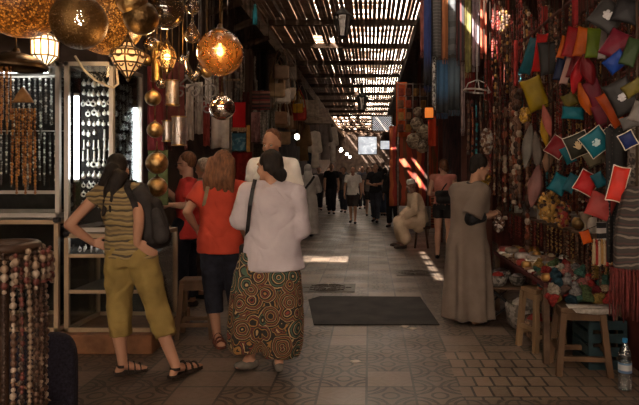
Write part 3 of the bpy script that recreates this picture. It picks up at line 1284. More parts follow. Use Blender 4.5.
# --- tall man facing us behind the pale shirt
X0, Y0 = -0.98, 6.05
r = person('tall short haired man in white shirt facing the viewer behind the pale shirted woman', X0, Y0)
J = skeleton(1.92, 195)
J['hyaw'], J['hpitch'] = 196, 14
body(r, J, SKIN[1], .0085)
top(r, J, pm('white cotton', (.62, .56, .5), .9, amt=.1), .013, 'shirt', hem=.12, sleeve=.7, loose=.025)
trousers(r, J, pm('dark trousers', (.025, .02, .018), .9), .015, 'trousers')
hair(r, J, HAIR['brown'], .010, 'short')
shoes(r, J, blk, .013)

# --- man in the grey djellaba
X0, Y0 = 0.99, 6.0
r = person('man in long grey djellaba looking down at the necklaces he holds', X0, Y0)
J = skeleton(1.70, 40)
jset(J, X0, Y0, head=(480, 168, .02), neck=(474, 183, 0), chest=(470, 205, 0), waist=(468, 225, 0), pel=(467, 245, 0),
     shl=(457, 191, .08), shr=(482, 192, -.10), elr=(471, 219, -.17), wrr=(489, 215, -.10), fr=(497, 212, -.06),
     ell=(478, 214, .2), wrl=(489, 217, .18), fl=(495, 213, .16))
J['hyaw'], J['hpitch'] = 76, 18
body(r, J, SKIN[1], .0075, curl=(1.0, 1.0))
dj = pm('grey wool djell', (.135, .10, .078), .95, nz=5, amt=.15, bs=160)
o = robe(r, J, dj, .013, hem=.045, wide=.255, deep=.2, sleeve=.92, loose=.04, amp=.010, shift=(.0, 0), cuffr=.105, ripple=.035)
top(r, J, pm('black patterned sweater', (.012, .011, .012), .9, nz=40, amt=.6), .012, 'under_sweater', hem=0, sleeve=1.72, loose=.018, amp=.005)
m = MB()
m.ring(J['neck'] + V((.005, 0, -.002)), .07, .016, Matrix.Rotation(.25, 3, 'X'))
m.obj('collar', pm('dark braid', (.02, .014, .012), .9), r)
hf = head_frame(J)
hb = lambda x, y, z: J['head'] + hf @ V((x, y, z))
hair(r, J, HAIR['dark'], .009, 'short', .003, extra=[(hb(0, -.06, .03), hb(0, -.062, -.035), .062, .05), (hb(-.02, -.03, .05), hb(.02, -.03, .05), .082, .082)])
shoes(r, J, pm('tan slippers', (.2, .11, .06), .7), .012)

# --- old man seated on a low stool
X0, Y0 = 0.86, 11.9
r = person('old man in white skullcap and beige djellaba sitting on a low stool', X0, Y0)
J = skeleton(1.70, -78)
J.update(pel=V((.13, 0, .54)), waist=V((.13, 0, .66)), chest=V((.06, 0, .88)), neck=V((.0, 0, 1.08)), head=V((-.045, 0, 1.22)),
         shl=V((.03, -.18, 1.02)), shr=V((.0, .18, 1.02)), ell=V((.0, -.26, .76)), elr=V((-.05, .24, .76)), wrl=V((-.2, -.2, .62)), wrr=V((-.22, .14, .64)),
         fl=V((-.28, -.18, .59)), fr=V((-.3, .12, .6)), hil=V((.1, -.1, .5)), hir=V((.1, .1, .5)), knl=V((-.30, -.16, .52)), knr=V((-.30, .14, .52)),
         anl=V((-.2, -.15, .08)), anr=V((-.26, .16, .08)), tol=V((-.38, -.18, .03)), tor=V((-.44, .18, .03)))
J['hyaw'], J['hpitch'] = -85, 12
body(r, J, SKIN[2], .010)
m = MB()
m.loft(torso_rings(J, .05, .02))
for qq in 'lr':
    m.cone(J['hi' + qq], J['kn' + qq], .14, .11)
    m.cone(J['kn' + qq], V((J['an' + qq].x + .03, J['an' + qq].y, .2)), .11, .12)
    m.cone(J['sh' + qq], J['el' + qq], .085, .085)
    m.cone(J['el' + qq], J['wr' + qq], .085, .06)
m.cone(J['knl'] + V((.05, .15, -.05)), V((-.18, 0, .2)), .12, .13)
m.cone(V((.1, -.1, .42)), V((.1, .12, .42)), .12, .12)
beige = pm('beige cotton djellaba', (.52, .38, .26), .95, nz=5, amt=.15)
fuse(m, 'robe', beige, .016, r, 3, folds(.012, 10, .6, 3))
H = head_frame(J)
m = MB()
m.lathe([(.088, .0), (.09, .035), (.082, .075), (.06, .095), (.0, .1)], (0, 0, 0), 20)
c_ = m.obj('skullcap', pm('white knit', (.6, .54, .47), .9), r)
c_.matrix_local = Matrix.Translation(J['head'] + H @ V((0, -.015, .045))) @ H.to_4x4()
m = MB()
m.ball(J['head'] + H @ V((0, .055, -.085)), (.05, .04, .04), H)
fuse(m, 'beard', pm('grey beard', (.2, .17, .15), .9), .012, r)
shoes(r, J, pm('dark slippers', (.05, .035, .028), .8), .013)
t = thing('stool', 'low dark stool under the seated old man', 'stool', (X0 + .16, Y0, 0))
m = MB()
m.cyl((0, 0, .38), (0, 0, .42), .18, .18, 20)
m.obj('seat', darkwood, t, smooth=False)
for a in range(4):
    m = MB()
    c1, s1 = cos(a * pi / 2 + .7), sin(a * pi / 2 + .7)
    m.cyl((c1 * .12, s1 * .12, .385), (c1 * .18, s1 * .18, 0), .02, .02, 8)
    m.obj('leg', darkwood, t)

# --- woman in pink top
X0, Y0 = 1.27, 10.4
r = person('slim woman in pink sleeveless top and black shorts, seen from behind', X0, Y0)
J = skeleton(1.72, 14)
J['bw'] = .92
J['wrl'] = V((-.12, .25, 1.12)); J['fl'] = V((-.06, .3, 1.15)); J['ell'] = V((-.24, .02, 1.12))
J['hyaw'], J['hpitch'] = -20, 12
body(r, J, SKIN[0], .010)
top(r, J, pm('salmon pink cotton', (.50, .19, .15), .9, amt=.12), .014, 'sleeveless_top', hem=.0, sleeve=0, loose=.012)
trousers(r, J, blk, .014, 'shorts', .5, .014)
hair(r, J, HAIR['red'], .011, 'bun', .006)
shoes(r, J, blk, .013)
t = thing('waist_bag', 'black bag worn across the back over the pink top', 'bag', (X0, Y0, 0))
m = MB()
m.cone((-.10, -.16, 1.12), (.12, -.15, 1.12), .07, .07)
m.cone((-.08, -.17, 1.02), (.10, -.16, 1.02), .07, .07)
fuse(m, 'bag_body', blk, .014, t, 3)
m = MB()
m.tube([(-.1, -.17, 1.1), (.0, -.15, 1.25), (.13, -.06, 1.4), (.14, .04, 1.42)], .012, 8)
m.obj('strap', blk, t)

# --- passers-by: place, height, facing, stride, arms, skin, top colour, bottom, hair ...
def walker(label, X, Y, h, face, stride=0, arm='down', skin=1, tc=(.02, .018, .02), bc=(.02, .018, .02), sleeve=.6, blen=1.92, hs='short', hc='dark', bw=1.0, vox=.014, robec=None, hood=False, eyes=False):
    r = person(label, X, Y)
    J = skeleton(h, face, stride, arm)
    J['bw'] = bw
    nm = 'cloth %.3f %.3f %.3f'
    body(r, J, SKIN[skin], vox * .8, fine=False, eyes=eyes)
    tm = pm(nm % tc, tc, .92, nz=6, amt=.2)
    if robec:
        rm = pm(nm % robec, robec, .92, nz=6, amt=.2)
        robe(r, J, rm, vox, hem=.08, wide=.27, deep=.24, sleeve=1.85, loose=.03, amp=.012)
    else:
        top(r, J, tm, vox, 'shirt', hem=.1, sleeve=sleeve, loose=.02, amp=.008)
        trousers(r, J, pm(nm % bc, bc, .92, nz=6, amt=.2), vox, 'shorts' if blen < 1.2 else 'trousers', blen, .016)
    if hood:
        m = MB()
        H = head_frame(J)
        g = lambda x, y, z: J['head'] + H @ (V((x, y, z)) * J['s'])
        m.ball(g(0, -.03, .03), (.10, .115, .125), H, 16, 10)
        m.cone(g(0, -.04, -.02), J['neck'] - J['F'] * .05, .09, .11)
        fuse(m, 'hood', pm(nm % robec, robec, .92), vox, r, 3)
    else:
        hair(r, J, HAIR[hc], vox * .85, hs)
    shoes(r, J, blk, vox)
    return r, J


r_, J_ = walker('hooded person in long pale grey djellaba walking away along the passage', -1.43, 13.85, 1.66, -5, .1, 'front', 2, robec=(.33, .29, .265), hood=True, vox=.013)
t = thing('cross_body_bag', 'dark bag strapped across the back of the hooded person', 'bag', (-1.43, 13.85, 0))
m = MB()
pts = [(.15, -.08, 1.40), (.08, -.17, 1.28), (-.05, -.19, 1.12), (-.2, -.14, .98)]
for a, b in zip(pts, pts[1:]):
    m.bar(a, b, .05, .02, (0, 1, .2))
m.obj('strap', blk, t, smooth=False)
m = MB()
m.cone((-.24, -.1, .95), (-.24, .08, .95), .09, .09)
fuse(m, 'bag_body', blk, .014, t, 3)
walker('man in white T-shirt and dark shorts walking towards the viewer', -.50, 17.6, 1.66, 182, .16, 'down', 1, (.55, .5, .45), (.035, .028, .026), .6, .95, vox=.012, eyes=True)
walker('man in black shirt and jeans with forearms crossed, walking up the middle', .17, 18.0, 1.76, 192, .13, 'fold', 1, (.012, .012, .014), (.03, .032, .042), .62, 1.92, vox=.012, eyes=True)
walker('man in black T-shirt and dark jeans by the kaftans', -1.38, 21.5, 1.80, 175, .05, 'down', 1, (.012, .011, .012), (.02, .018, .02), .6)
walker('person in dark blue jeans beside the man in the black T-shirt', -.98, 22.3, 1.68, 185, .1, 'down', 1, (.07, .055, .05), (.03, .035, .05), 1.7)
walker('person with pale blue shirt standing beyond the hooded djellaba', -1.83, 15.2, 1.64, 10, 0, 'front', 1, (.2, .22, .25), (.03, .028, .03), 1.2)
walker('woman with grey top and blue jeans holding an orange pouch', .46, 20.6, 1.62, 20, .05, 'front', 1, (.16, .145, .14), (.035, .045, .07), .7, hs='pony')
walker('person in black standing between the crowd and the red cloth', .62, 16.4, 1.70, 200, 0, 'down', 2, (.015, .013, .013), (.015, .013, .013), 1.8)
walker('woman in dark shorts behind the black shirted man', -.02, 20.4, 1.68, 170, .12, 'down', 0, (.12, .1, .09), (.02, .018, .018), .5, .8, 'bob', 'brown')
far = [(-2.0, 23.5, 1.7, 170, (.12, .1, .09)), (-.1, 29, 1.72, 182, (.04, .035, .03)), (.35, 22.5, 1.74, 8, (.1, .085, .08)), (-.85, 29.5, 1.68, 178, (.14, .12, .11)), (.5, 29, 1.7, 180, (.03, .025, .025)), (-1.9, 28.5, 1.72, 10, (.05, .04, .04)), (-1.7, 25, 1.70, 180, (.10, .08, .07)), (-1.25, 27.5, 1.74, 178, (.03, .03, .04)), (-.75, 26, 1.66, 5, (.22, .18, .15)), (-.3, 24.5, 1.75, 186, (.06, .06, .075)),
       (.15, 26.5, 1.72, 180, (.28, .24, .21)), (.6, 24, 1.68, 12, (.05, .03, .03)), (.95, 27, 1.75, 190, (.025, .022, .022)), (-1.5, 31, 1.7, 176, (.16, .05, .04)),
       (-.55, 33, 1.72, 182, (.035, .03, .03)), (.05, 35, 1.7, 0, (.2, .17, .15)), (.75, 32, 1.74, 185, (.03, .028, .035)), (-1.0, 37, 1.7, 180, (.08, .07, .07))]
desc = ['taupe shirt beneath the kaftans', 'dark shirt far behind the black shirted man', 'grey top walking away behind the black shirted man', 'greige shirt far behind the white T-shirt', 'dark top far beyond the red cloth', 'dark brown shirt walking away below the kaftans', 'brown shirt by the far stalls', 'navy shirt walking behind the kaftan crowd', 'cream top walking away', 'slate shirt behind the white T-shirt', 'pale shirt deep in the crowd', 'maroon top by the red cloth',
        'black shirt near the lattice panel', 'red top far down the passage', 'charcoal shirt far down the passage', 'sand coloured top walking away at the far end', 'black shirt far along the stalls', 'grey shirt at the very end of the passage']
for i, (x, y, h, fc, tc) in enumerate(far):
    walker('distant passer-by in ' + desc[i], x, y, h, fc, rr.uniform(-.14, .14), 'down', i % 3, tc, (.025, .024, .03), rr.choice([.6, 1.7]), 1.92, rr.choice(['short', 'short', 'bob']), vox=.022)

# ------------------------------------------------------------------ things on the floor of the passage
mat_m = pm('worn rubber mat', (.020, .016, .014), .75, nz=4, amt=.6, bs=40)
m = MB()
pts = [(-.55, 5.86), (.68, 5.86), (.60, 7.16), (-.60, 7.2), (-.72, 7.0)]
m.loft([[(x, y, z) for x, y in pts] for z in (0.001, .014)])
tag(m.obj('floor_mat', mat_m, smooth=False, bevel=.004), 'large dark rubber mat lying across the tiled floor', 'mat')


def manhole(label, x, y, w_, d_):
    t = thing('manhole_cover', label, 'manhole cover', (x, y, 0))
    iron = pm('cast iron', (.06, .047, .038), .45, .3, nz=9, amt=.5)
    m = MB()
    m.box((0, 0, .004), (w_, d_, .007))
    m.obj('frame', iron, t, smooth=False)
    m = MB()
    for i in range(4):
        m.ring((0, 0, .009), min(w_, d_) * (.12 + .1 * i), .006, None, 28, 6)
    for i in range(8):
        a = i * pi / 4
        m.bar((cos(a) * .05, sin(a) * .05, .009), (cos(a) * w_ * .43, sin(a) * d_ * .43, .009), .012, .008)
    m.obj('cover_pattern', iron, t)


manhole('ornate iron cover set in the floor beyond the rubber mat', -.55, 7.75, .72, .55)
manhole('iron drain cover in the floor behind the grey djellaba', .66, 8.9, .55, .5)
paper = pm('crumpled paper', (.4, .34, .28), .9)
for i, (px, py) in enumerate([(328, 284), (404, 327), (356, 362), (412, 329)]):
    q = P(px, py, 900 / (py - 172))
    m = MB()
    m.loft([[(cos(a * 1.05 + i) * .05 * k_, sin(a * 1.05 + i) * .022 * k_, z + .006 * (a % 2)) for a in range(6)] for z, k_ in ((.001, 1), (.009, .7))])
    tag(m.obj('paper_scrap', paper, loc=(q.x, q.y, 0)), ['scrap of paper on the ornate iron cover', 'torn paper at the edge of the rubber mat', 'small paper scrap on the patterned tiles', 'paper bit beside the torn paper at the mat edge'][i], 'litter')

# ------------------------------------------------------------------ plinth and showcases
m = MB()
m.box((-3.2, 5.45, .08), (2.82, 1.05, .16))
struct(m.obj('trim_60', pm('glazed step tiles', (.17, .075, .035), .5, nz=5, amt=.5), smooth=False, bevel=.012))

alu = pm('brushed aluminium', (.50, .45, .40), .4, .65, nz=3, amt=.15, bump=.05)
alut = pm('bronze coloured aluminium', (.36, .255, .165), .45, .5, nz=3, amt=.2, bump=.05)
pane = glassy('cabinet glass', (.93, .95, .94), .05, .02)
black_in = pm('black display board', (.016, .014, .013), .9)
tube_m = emitter('fluorescent tube', (.93, .97, 1.0), 14.0)


def case(name, label, x0, x1, y0, y1, z0, z1, fm, shelves=(), mid=(), back=True, caps=False, bw=.035):
    t = thing(name, label, 'display cabinet', ((x0 + x1) / 2, y0, z0))
    o = V(((x0 + x1) / 2, y0, z0))
    m = MB()
    B = lambda a, b, w_=bw: m.bar(V(a) - o, V(b) - o, w_, w_)
    e = bw / 2
    X = (x0 + e, x1 - e)
    Yy = (y0 + e, y1 - e)
    Z = (z0 + e, z1 - e)
    for x in X:
        for y in Yy:
            B((x, y, z0), (x, y, z1))
    for z in Z:
        for y in Yy:
            B((x0, y, z), (x1, y, z))
        for x in X:
            B((x, y0, z), (x, y1, z))
    for z in mid:
        B((x0, y0 + e, z), (x1, y0 + e, z), bw * .8)
    m.obj('frame', fm, t, smooth=False)
    for x, nm in ((x0 + e, 0), (x1 - e, 1)):
        m = MB()
        m.box(V((x, (y0 + y1) / 2, (z0 + z1) / 2)) - o, (.005, y1 - y0 - 2 * bw, z1 - z0 - 2 * bw))
        m.obj('glass_pane', pane, t, smooth=False)
    m = MB()
    m.box(V(((x0 + x1) / 2, y0 + e, (z0 + z1) / 2)) - o, (x1 - x0 - 2 * bw, .005, z1 - z0 - 2 * bw))
    m.obj('glass_pane', pane, t, smooth=False)
    if back:
        m = MB()
        m.box(V(((x0 + x1) / 2, y1 - e, (z0 + z1) / 2)) - o, (x1 - x0 - 2 * bw, .012, z1 - z0 - 2 * bw))
        m.obj('back_panel', black_in, t, smooth=False)
    for z in shelves:
        m = MB()
        m.box(V(((x0 + x1) / 2, (y0 + y1) / 2, z)) - o, (x1 - x0 - 2 * bw, y1 - y0 - 2 * bw, .012))
        m.obj('shelf', pm('cabinet shelf', (.06, .05, .042), .5), t, smooth=False)
    m = MB()
    m.box(V(((x0 + x1) / 2, (y0 + y1) / 2, z1 - .01)) - o, (x1 - x0 - .02, y1 - y0 - .02, .012))
    m.obj('top_panel', fm, t, smooth=False)
    if caps:
        for x in X:
            m = MB()
            m.box(V((x, y0 + e, z1)) - o, (.05, .05, .04))
            m.obj('corner_cap', blk, t, smooth=False, bevel=.008)
    return t


def light_tube(t, p0, p1, r=.016):
    o = V(t.location)
    m = MB()
    m.cyl(V(p0) - o, V(p1) - o, r, r, 12)
    x = m.obj('light_tube', tube_m, t)
    m = MB()
    for p, k_ in ((V(p0), -1), (V(p1), 1)):
        d = (V(p1) - V(p0)).normalized()
        m.cyl(p - o, p - o + d * .025 * k_, r * 1.1, r * 1.1, 12)
    m.obj('tube_cap', alu, x)
    return x


cab1 = case('display_cabinet', 'tall glass showcase of silver strands behind the brass pendants', -3.75, -2.60, 5.02, 5.62, 1.12, 2.42, alu, mid=(1.33,))
light_tube(cab1, (-3.45, 5.08, 2.36), (-2.72, 5.08, 2.36), .022)
cab1b = case('display_cabinet', 'low bronze framed cabinet under the silver strand showcase', -3.75, -2.60, 5.0, 5.66, .165, 1.10, alut, shelves=(.62,), caps=True)
cab2 = case('display_cabinet', 'narrow glass showcase of silver pendants lit by two upright tubes', -2.55, -2.14, 5.0, 5.66, 1.0, 2.42, alu, back=False)
light_tube(cab2, (-2.475, 5.06, 1.44), (-2.475, 5.06, 2.14), .02)
light_tube(cab2, (-2.185, 5.60, 1.30), (-2.185, 5.60, 2.10), .02)
m = MB()
m.box(V((-2.335, 5.20, 1.72)) - V(cab2.location), (.33, .015, 1.3))
m.obj('display_board', black_in, cab2, smooth=False)
m = MB()
m.box(V((-2.21, 5.40, 1.72)) - V(cab2.location), (.015, .36, 1.3))
m.obj('display_board', black_in, cab2, smooth=False)
cab2b = case('display_cabinet', 'low bronze framed glass cabinet beside the woman in stripes', -2.55, -1.80, 5.0, 5.62, .165, .985, alut, shelves=(.80, .50), mid=(.80, .50), caps=True)
light_tube(cab2b, (-2.40, 5.5, .93), (-1.9, 5.5, .93), .022)

# silver pendants on the boards
silver = pm('silver', (.75, .72, .66), .28, .9, nz=30, amt=.3, bs=200)
pend = []
for kind in range(4):
    m = MB()
    if kind == 0:
        m.lathe([(.0, -.020), (.010, -.016), (.014, -.004), (.008, .008), (.003, .014), (.003, .022)], n=10)
    elif kind == 1:
        m.ring((0, 0, 0), .012, .005, Matrix.Rotation(pi / 2, 3, 'X'), 14, 6)
        m.cyl((0, 0, .012), (0, 0, .024), .003, .003, 6)
    elif kind == 2:
        m.loft([[(sin(a * pi / 3) * .014 * k_, y, cos(a * pi / 3) * .016 * k_) for a in range(6)] for y, k_ in ((-.005, .6), (-.002, 1), (.003, 1))])
        m.cyl((0, 0, .014), (0, 0, .024), .003, .003, 6)
    else:
        m.cone((0, 0, -.03), (0, 0, .02), .006, .004, 8, 3)
        m.ball((0, 0, -.03), .009, None, 8, 6)
    pend.append(m)
proto = []
rq = random.Random(11)


def pendant(k, loc, rz, label, grp, sc=1):
    if k not in [p[0] for p in proto]:
        o = pend[k].obj('silver_pendant', silver)
        proto.append((k, o))
    else:
        o = [p for p in proto if p[0] == k][0][1].copy()
        C.objects.link(o)
    o.location = loc
    o.rotation_euler = (0, 0, rz)
    o.scale = (sc,) * 3
    tag(o, label, 'jewellery', grp)


for row in range(13):
    z = 2.27 - row * .088
    for col in range(7):
        if rq.random() < .06:
            continue
        pendant((row // 2 + (1 if rq.random() < .2 else 0)) % 4, (-2.475 + col * .045 + rq.uniform(-.006, .006), 5.18, z + rq.uniform(-.008, .008)), rq.uniform(-.4, .4),
                'small silver pendant on the black board in the lit showcase', 'silver pendants on the front board', rq.uniform(1.15, 1.75))
    for col in range(4):
        pendant((row + col) % 4, (-2.195, 5.27 + col * .08, z - .02), pi / 2, 'small silver pendant on the side board of the lit showcase', 'silver pendants on the side board', rq.uniform(1.3, 2))
for i in range(26):
    pendant(1 + i % 2, (-2.47 + (i % 13) * .05 + rq.uniform(-.01, .01), 5.1 + (i // 13) * .13, .84), rq.uniform(0, 3), 'silver ring lying in the top tray of the low cabinet', 'silver rings in the low cabinet tray', rq.uniform(1.2, 1.8))


# bead strands: a thread of beads as one knobbly skin
def strand_mesh(name, mats, pts, r, seed=0, n=7, irregular=.25, gap=.35):
    """beads of radius r all along a path"""
    g = random.Random(seed)
    pts = [V(p) for p in pts]
    L = [0]
    for a, b in zip(pts, pts[1:]):
        L.append(L[-1] + (b - a).length)

    def at(d):
        for i in range(len(L) - 1):
            if d <= L[i + 1] or i == len(L) - 2:
                t = (d - L[i]) / max(1e-6, L[i + 1] - L[i])
                return pts[i] + (pts[i + 1] - pts[i]) * t
    m = MB()
    d = 0
    path, rad, mids = [], [], []
    bead = 0
    nm = len(mats)
    while d < L[-1]:
        rr_ = r * g.uniform(1 - irregular, 1 + irregular)
        mi = g.randrange(nm) if nm > 1 else 0
        for t, k_ in ((0.05, gap), (.3, .9), (.7, .9), (.95, gap)):
            path.append(at(min(L[-1], d + 2 * rr_ * t)))
            rad.append(rr_ * k_)
            mids.append(mi)
        d += 2 * rr_
    m.tube(path, rad, n)
    per = n
    q = 0
    for i in range(len(path) - 1):
        for j in range(n):
            m.mi[q] = mids[i]
            q += 1
    return m.mesh(name, mats)


def hang(me, name, loc, label, cat, grp=None, rz=0, sc=1, cordlen=0):
    o = D.objects.new(name, me)
    C.objects.link(o)
    o.location = loc
    o.rotation_euler = (0, 0, rz)
    o.scale = sc if isinstance(sc, tuple) else (sc,) * 3
    if cordlen:
        m = MB()
        m.cyl((0, 0, -.01), (0, 0, cordlen), .004, .004, 5)
        m.obj('cord', darkwood, o)
    return tag(o, label, cat, grp)


def loop_pts(L, w_, sag=.03, n=18):
    """a necklace hanging over a hook: down one side, round and up"""
    out = []
    for i in range(n + 1):
        t = i / n
        a = pi * t
        out.append((-w_ / 2 * cos(a) * (.35 + .65 * sin(a) ** .7), 0, -L * sin(a) ** .8 if 0 < t < 1 else 0))
    return out


st_silver = [strand_mesh('silver_strand', [silver, pm('blackened silver', (.12, .11, .10), .4, .7)], [(0, 0, 0), (rq.uniform(-.01, .01), 0, -L)], .010, i, 6) for i, L in enumerate((.36, .42, .48, .33))]
for i in range(24):
    x = -3.36 + i * .031
    hang(st_silver[i % 4], 'silver_strand', (x, 5.10 + (i % 3) * .03, 2.30), 'silver bead strand in the upper row of the tall showcase', 'necklace', 'upper silver strands in the tall showcase', rq.uniform(0, 6), rq.uniform(.9, 1.2))
    hang(st_silver[(i + 1) % 4], 'silver_strand', (x + .012, 5.14 + (i % 3) * .03, 1.84), 'silver bead strand in the lower row of the tall showcase', 'necklace', 'lower silver strands in the tall showcase', rq.uniform(0, 6), rq.uniform(.85, 1.1))
m = MB()
for z in (2.31, 1.85):
    m.cyl((-3.7, 5.13, z), (-2.62, 5.13, z), .006, .006, 6)
m.obj('hanging_rod', alu, cab1, loc=-V(cab1.location))
amber_m = [pm('amber beads', (.30, .13, .03), .3, 0, nz=20, amt=.4), pm('copper beads', (.26, .12, .05), .35, .7), pm('brown glass beads', (.10, .04, .015), .25)]
st_amber = [strand_mesh('amber_necklace', amber_m, [(0, 0, 0), (rq.uniform(-.015, .015), 0, -L)], .012, 30 + i, 7) for i, L in enumerate((.62, .7, .55))]
for i in range(8):
    q = P(13 + i * 3.1, 108, 4.86)
    hang(st_amber[i % 3], 'amber_necklace', q, 'long amber bead necklace under the brass arrow shaped hanger', 'necklace', 'amber necklaces by the tall showcase', rq.uniform(0, 6))
brass = pm('aged brass', (.40, .25, .10), .34, .95, nz=16, amt=.6, bump=.8, bs=70)
dkbrass = pm('dark brass', (.13, .075, .03), .38, .95, nz=14, amt=.6, bump=.8, bs=70)
q = P(23, 96, 4.86)
m = MB()
m.loft([[(x * k_, y, z * k_) for x, z in ((-.085, -.055), (.085, -.055), (.05, .01), (.0, .075), (-.05, .01))] for y, k_ in ((-.015, .92), (-.008, 1), (.012, 1))])
tag(m.obj('necklace_hanger', pm('copper sheet', (.30, .15, .06), .4, .7, nz=20, amt=.4), loc=q, smooth=False), 'copper arrow shaped hanger carrying amber necklaces', 'hanger')
q = P(3, 66, 4.3)
for i in range(6):
    hang(st_amber[i % 3], 'amber_necklace', q + V((-.04 + i * .018, .01 * (i % 2), 0)), 'brown bead necklace hanging in front of the tall showcase edge', 'necklace', 'brown necklaces before the tall showcase', i, .7)

# white cable looping in front of the showcases
m = MB()
m.tube([P(75, 56, 4.9), P(84, 70, 4.9), P(95, 80, 4.9), P(105, 85, 4.9), P(113, 88, 4.9), P(118, 84, 4.92), P(117, 74, 4.95), P(116, 66, 4.98)], .010, 8)
tag(m.obj('cable', pm('cream cable', (.55, .45, .32), .6)), 'cream cable looping across the lit pendant showcase', 'cable')

# ------------------------------------------------------------------ brass and glass lanterns overhead
inner = {}


def glow(col, s):
    return emitter('lamp glow %.2f %.2f %.2f %.1f' % (*col, s), col, s)


def cord(t, z0, z1, r=.006):
    m = MB()
    m.cyl((0, 0, z0), (0, 0, z1), r, r, 6)
    m.obj('cord', dkbrass, t)


def globe(label, px, py, rp, Y, shell, light=0, lc=(1, .5, .16), squash=1.0, cat='lantern', bulb=None, name='hanging_lantern', grp=None, core=0, drop=None):
    q = P(px, py, Y)
    r_ = rp / FPX * Y
    t = thing(name, label, cat, q, 0, grp)
    m = MB()
    prof = [(r_ * sin(pi * i / 18) * (1 if i < 17 else .8), -r_ * squash * cos(pi * i / 18)) for i in range(0, 17)]
    m.lathe(prof, n=36, cap=False)
    m.obj('globe', shell, t)
    m = MB()
    zt = -r_ * squash * cos(pi * 16 / 18)
    m.lathe([(r_ * .40, zt - r_ * .06), (r_ * .41, zt), (r_ * .24, zt + r_ * .1), (r_ * .13, zt + r_ * .16), (r_ * .1, zt + r_ * .3), (0.004, zt + r_ * .34)], n=20)
    m.obj('cap', dkbrass, t)
    cord(t, zt + r_ * .3, drop or (4.47 if Y > 6 else 3.06) - q.z)
    if core:
        m = MB()
        m.ball((0, 0, 0), (r_ * .9, r_ * .9, r_ * squash * .9), None, 24, 16)
        m.obj('inner_glass', glow(lc, core), t)
    if bulb:
        m = MB()
        m.lathe([(.0, -.045), (.02, -.035), (.027, -.012), (.02, .012), (.011, .03), (.011, .05)], (0, 0, r_ * .12), 14)
        m.obj('bulb', glow((1, .86, .6), bulb), t)
    if light:
        l = D.lights.new('lamp', 'POINT')
        l.energy = light
        l.color = lc
        l.shadow_soft_size = .05
        lo = D.objects.new('lamp', l)
        C.objects.link(lo)
        lo.parent = t
        lo.location = (0, 0, -r_ * .15)
    return t


pb1 = mosaic('amber cracked glass', [(.05, .02, .006), (.28, .115, .02), (.62, .33, .085), (.14, .055, .012)], 70)
pb2 = pierced('finely pierced dark brass', (.24, .13, .045), 80, .34, .5)
pb3 = mosaic('gold cracked glass', [(.10, .045, .012), (.45, .22, .045), (.85, .5, .15), (.2, .09, .02)], 80)
globe('biggest amber pierced globe at the upper corner of the showcases', 20, 6, 38, 4.0, pb1, 2.6, (1, .58, .24), .82)
globe('dark finely pierced brass globe between two amber globes', 79, 22, 27, 3.8, pb2, 0, (1, .5, .2), 1.0, bulb=14)
globe('gold pierced globe overlapping the dark pierced one', 106, 18, 37, 4.6, pb3, 3.0, (1, .6, .26), .98)
globe('brass ball above the gold pierced globe', 132, 1, 15, 3.9, brass)
globe('dark brass ball beside the moon shaped glass lamp', 141, 18, 17, 3.95, dkbrass)
amb = glassy('amber glass', (.62, .32, .08), .10, .06, .45, (.30, .15, .04))
lampw = None
smoke = glassy('smoky glass', (.42, .33, .23), .14, .05, .25, (.16, .11, .06))
clear = glassy('clear dusty glass', (.62, .52, .40), .14, .05, .18, (.25, .19, .12))
globe('large amber glass globe with a lit bulb inside', 220, 53, 23, 4.5, amb, 7, (1, .68, .38), bulb=30)
globe('mirror silver ball hanging under the amber glass globe', 222, 108, 13, 4.9, pm('mirror silver', (.72, .62, .52), .12, 1.0, nz=5, amt=.3, bump=.1), squash=.95)
globe('moon shaped smoky glass lamp above the pierced cylinder', 165, 10, 19, 4.3, smoke)
for i, (px, py, rp, lb) in enumerate([(153, 98, 8, 'uppermost brass ball in the string beside the lit showcase'), (155, 130, 8, 'middle small brass ball in the string beside the lit showcase'),
                                      (157, 163, 11, 'large brass ball low in the string beside the lit showcase'), (157, 187, 10, 'lowest brass ball beside the lit showcase')]):
    globe(lb, px, py, rp, 4.95, brass, name='brass_ball', cat='ornament', drop=[None, 24 / 121, 22 / 121, 13.5 / 121][i])
for px, py, rp, lb in [(192, 7, 8, 'clear glass teardrop highest under the roof poles'), (192, 35, 8.5, 'clear glass teardrop hanging above the amber globe')]:
    q = P(px, py, 4.6)
    r_ = rp / FPX * 4.6
    t = thing('glass_teardrop', lb, 'lamp', q)
    m = MB()
    m.lathe([(.0, -r_), (r_ * .6, -r_ * .82), (r_, -r_ * .1), (r_ * .8, r_ * .55), (r_ * .35, r_ * 1.1), (r_ * .18, r_ * 1.7), (r_ * .16, r_ * 2.1)], n=24)
    m.obj('bulb_glass', clear, t)
    cord(t, r_ * 2, 3.05 - q.z)
# shallow dish lamp with its lit underside
q = P(16, 62, 4.4)
t = thing('dish_lamp', 'shallow dark brass dish lamp below the biggest amber globe', 'lamp', q)
m = MB()
m.lathe([(.21, -.05), (.215, -.03), (.17, .02), (.09, .055), (.03, .07), (.02, .10)], n=36, cap=False)
m.obj('shade', pm('black bronze', (.05, .03, .015), .4, .8), t)
cord(t, .09, 3.05 - q.z)


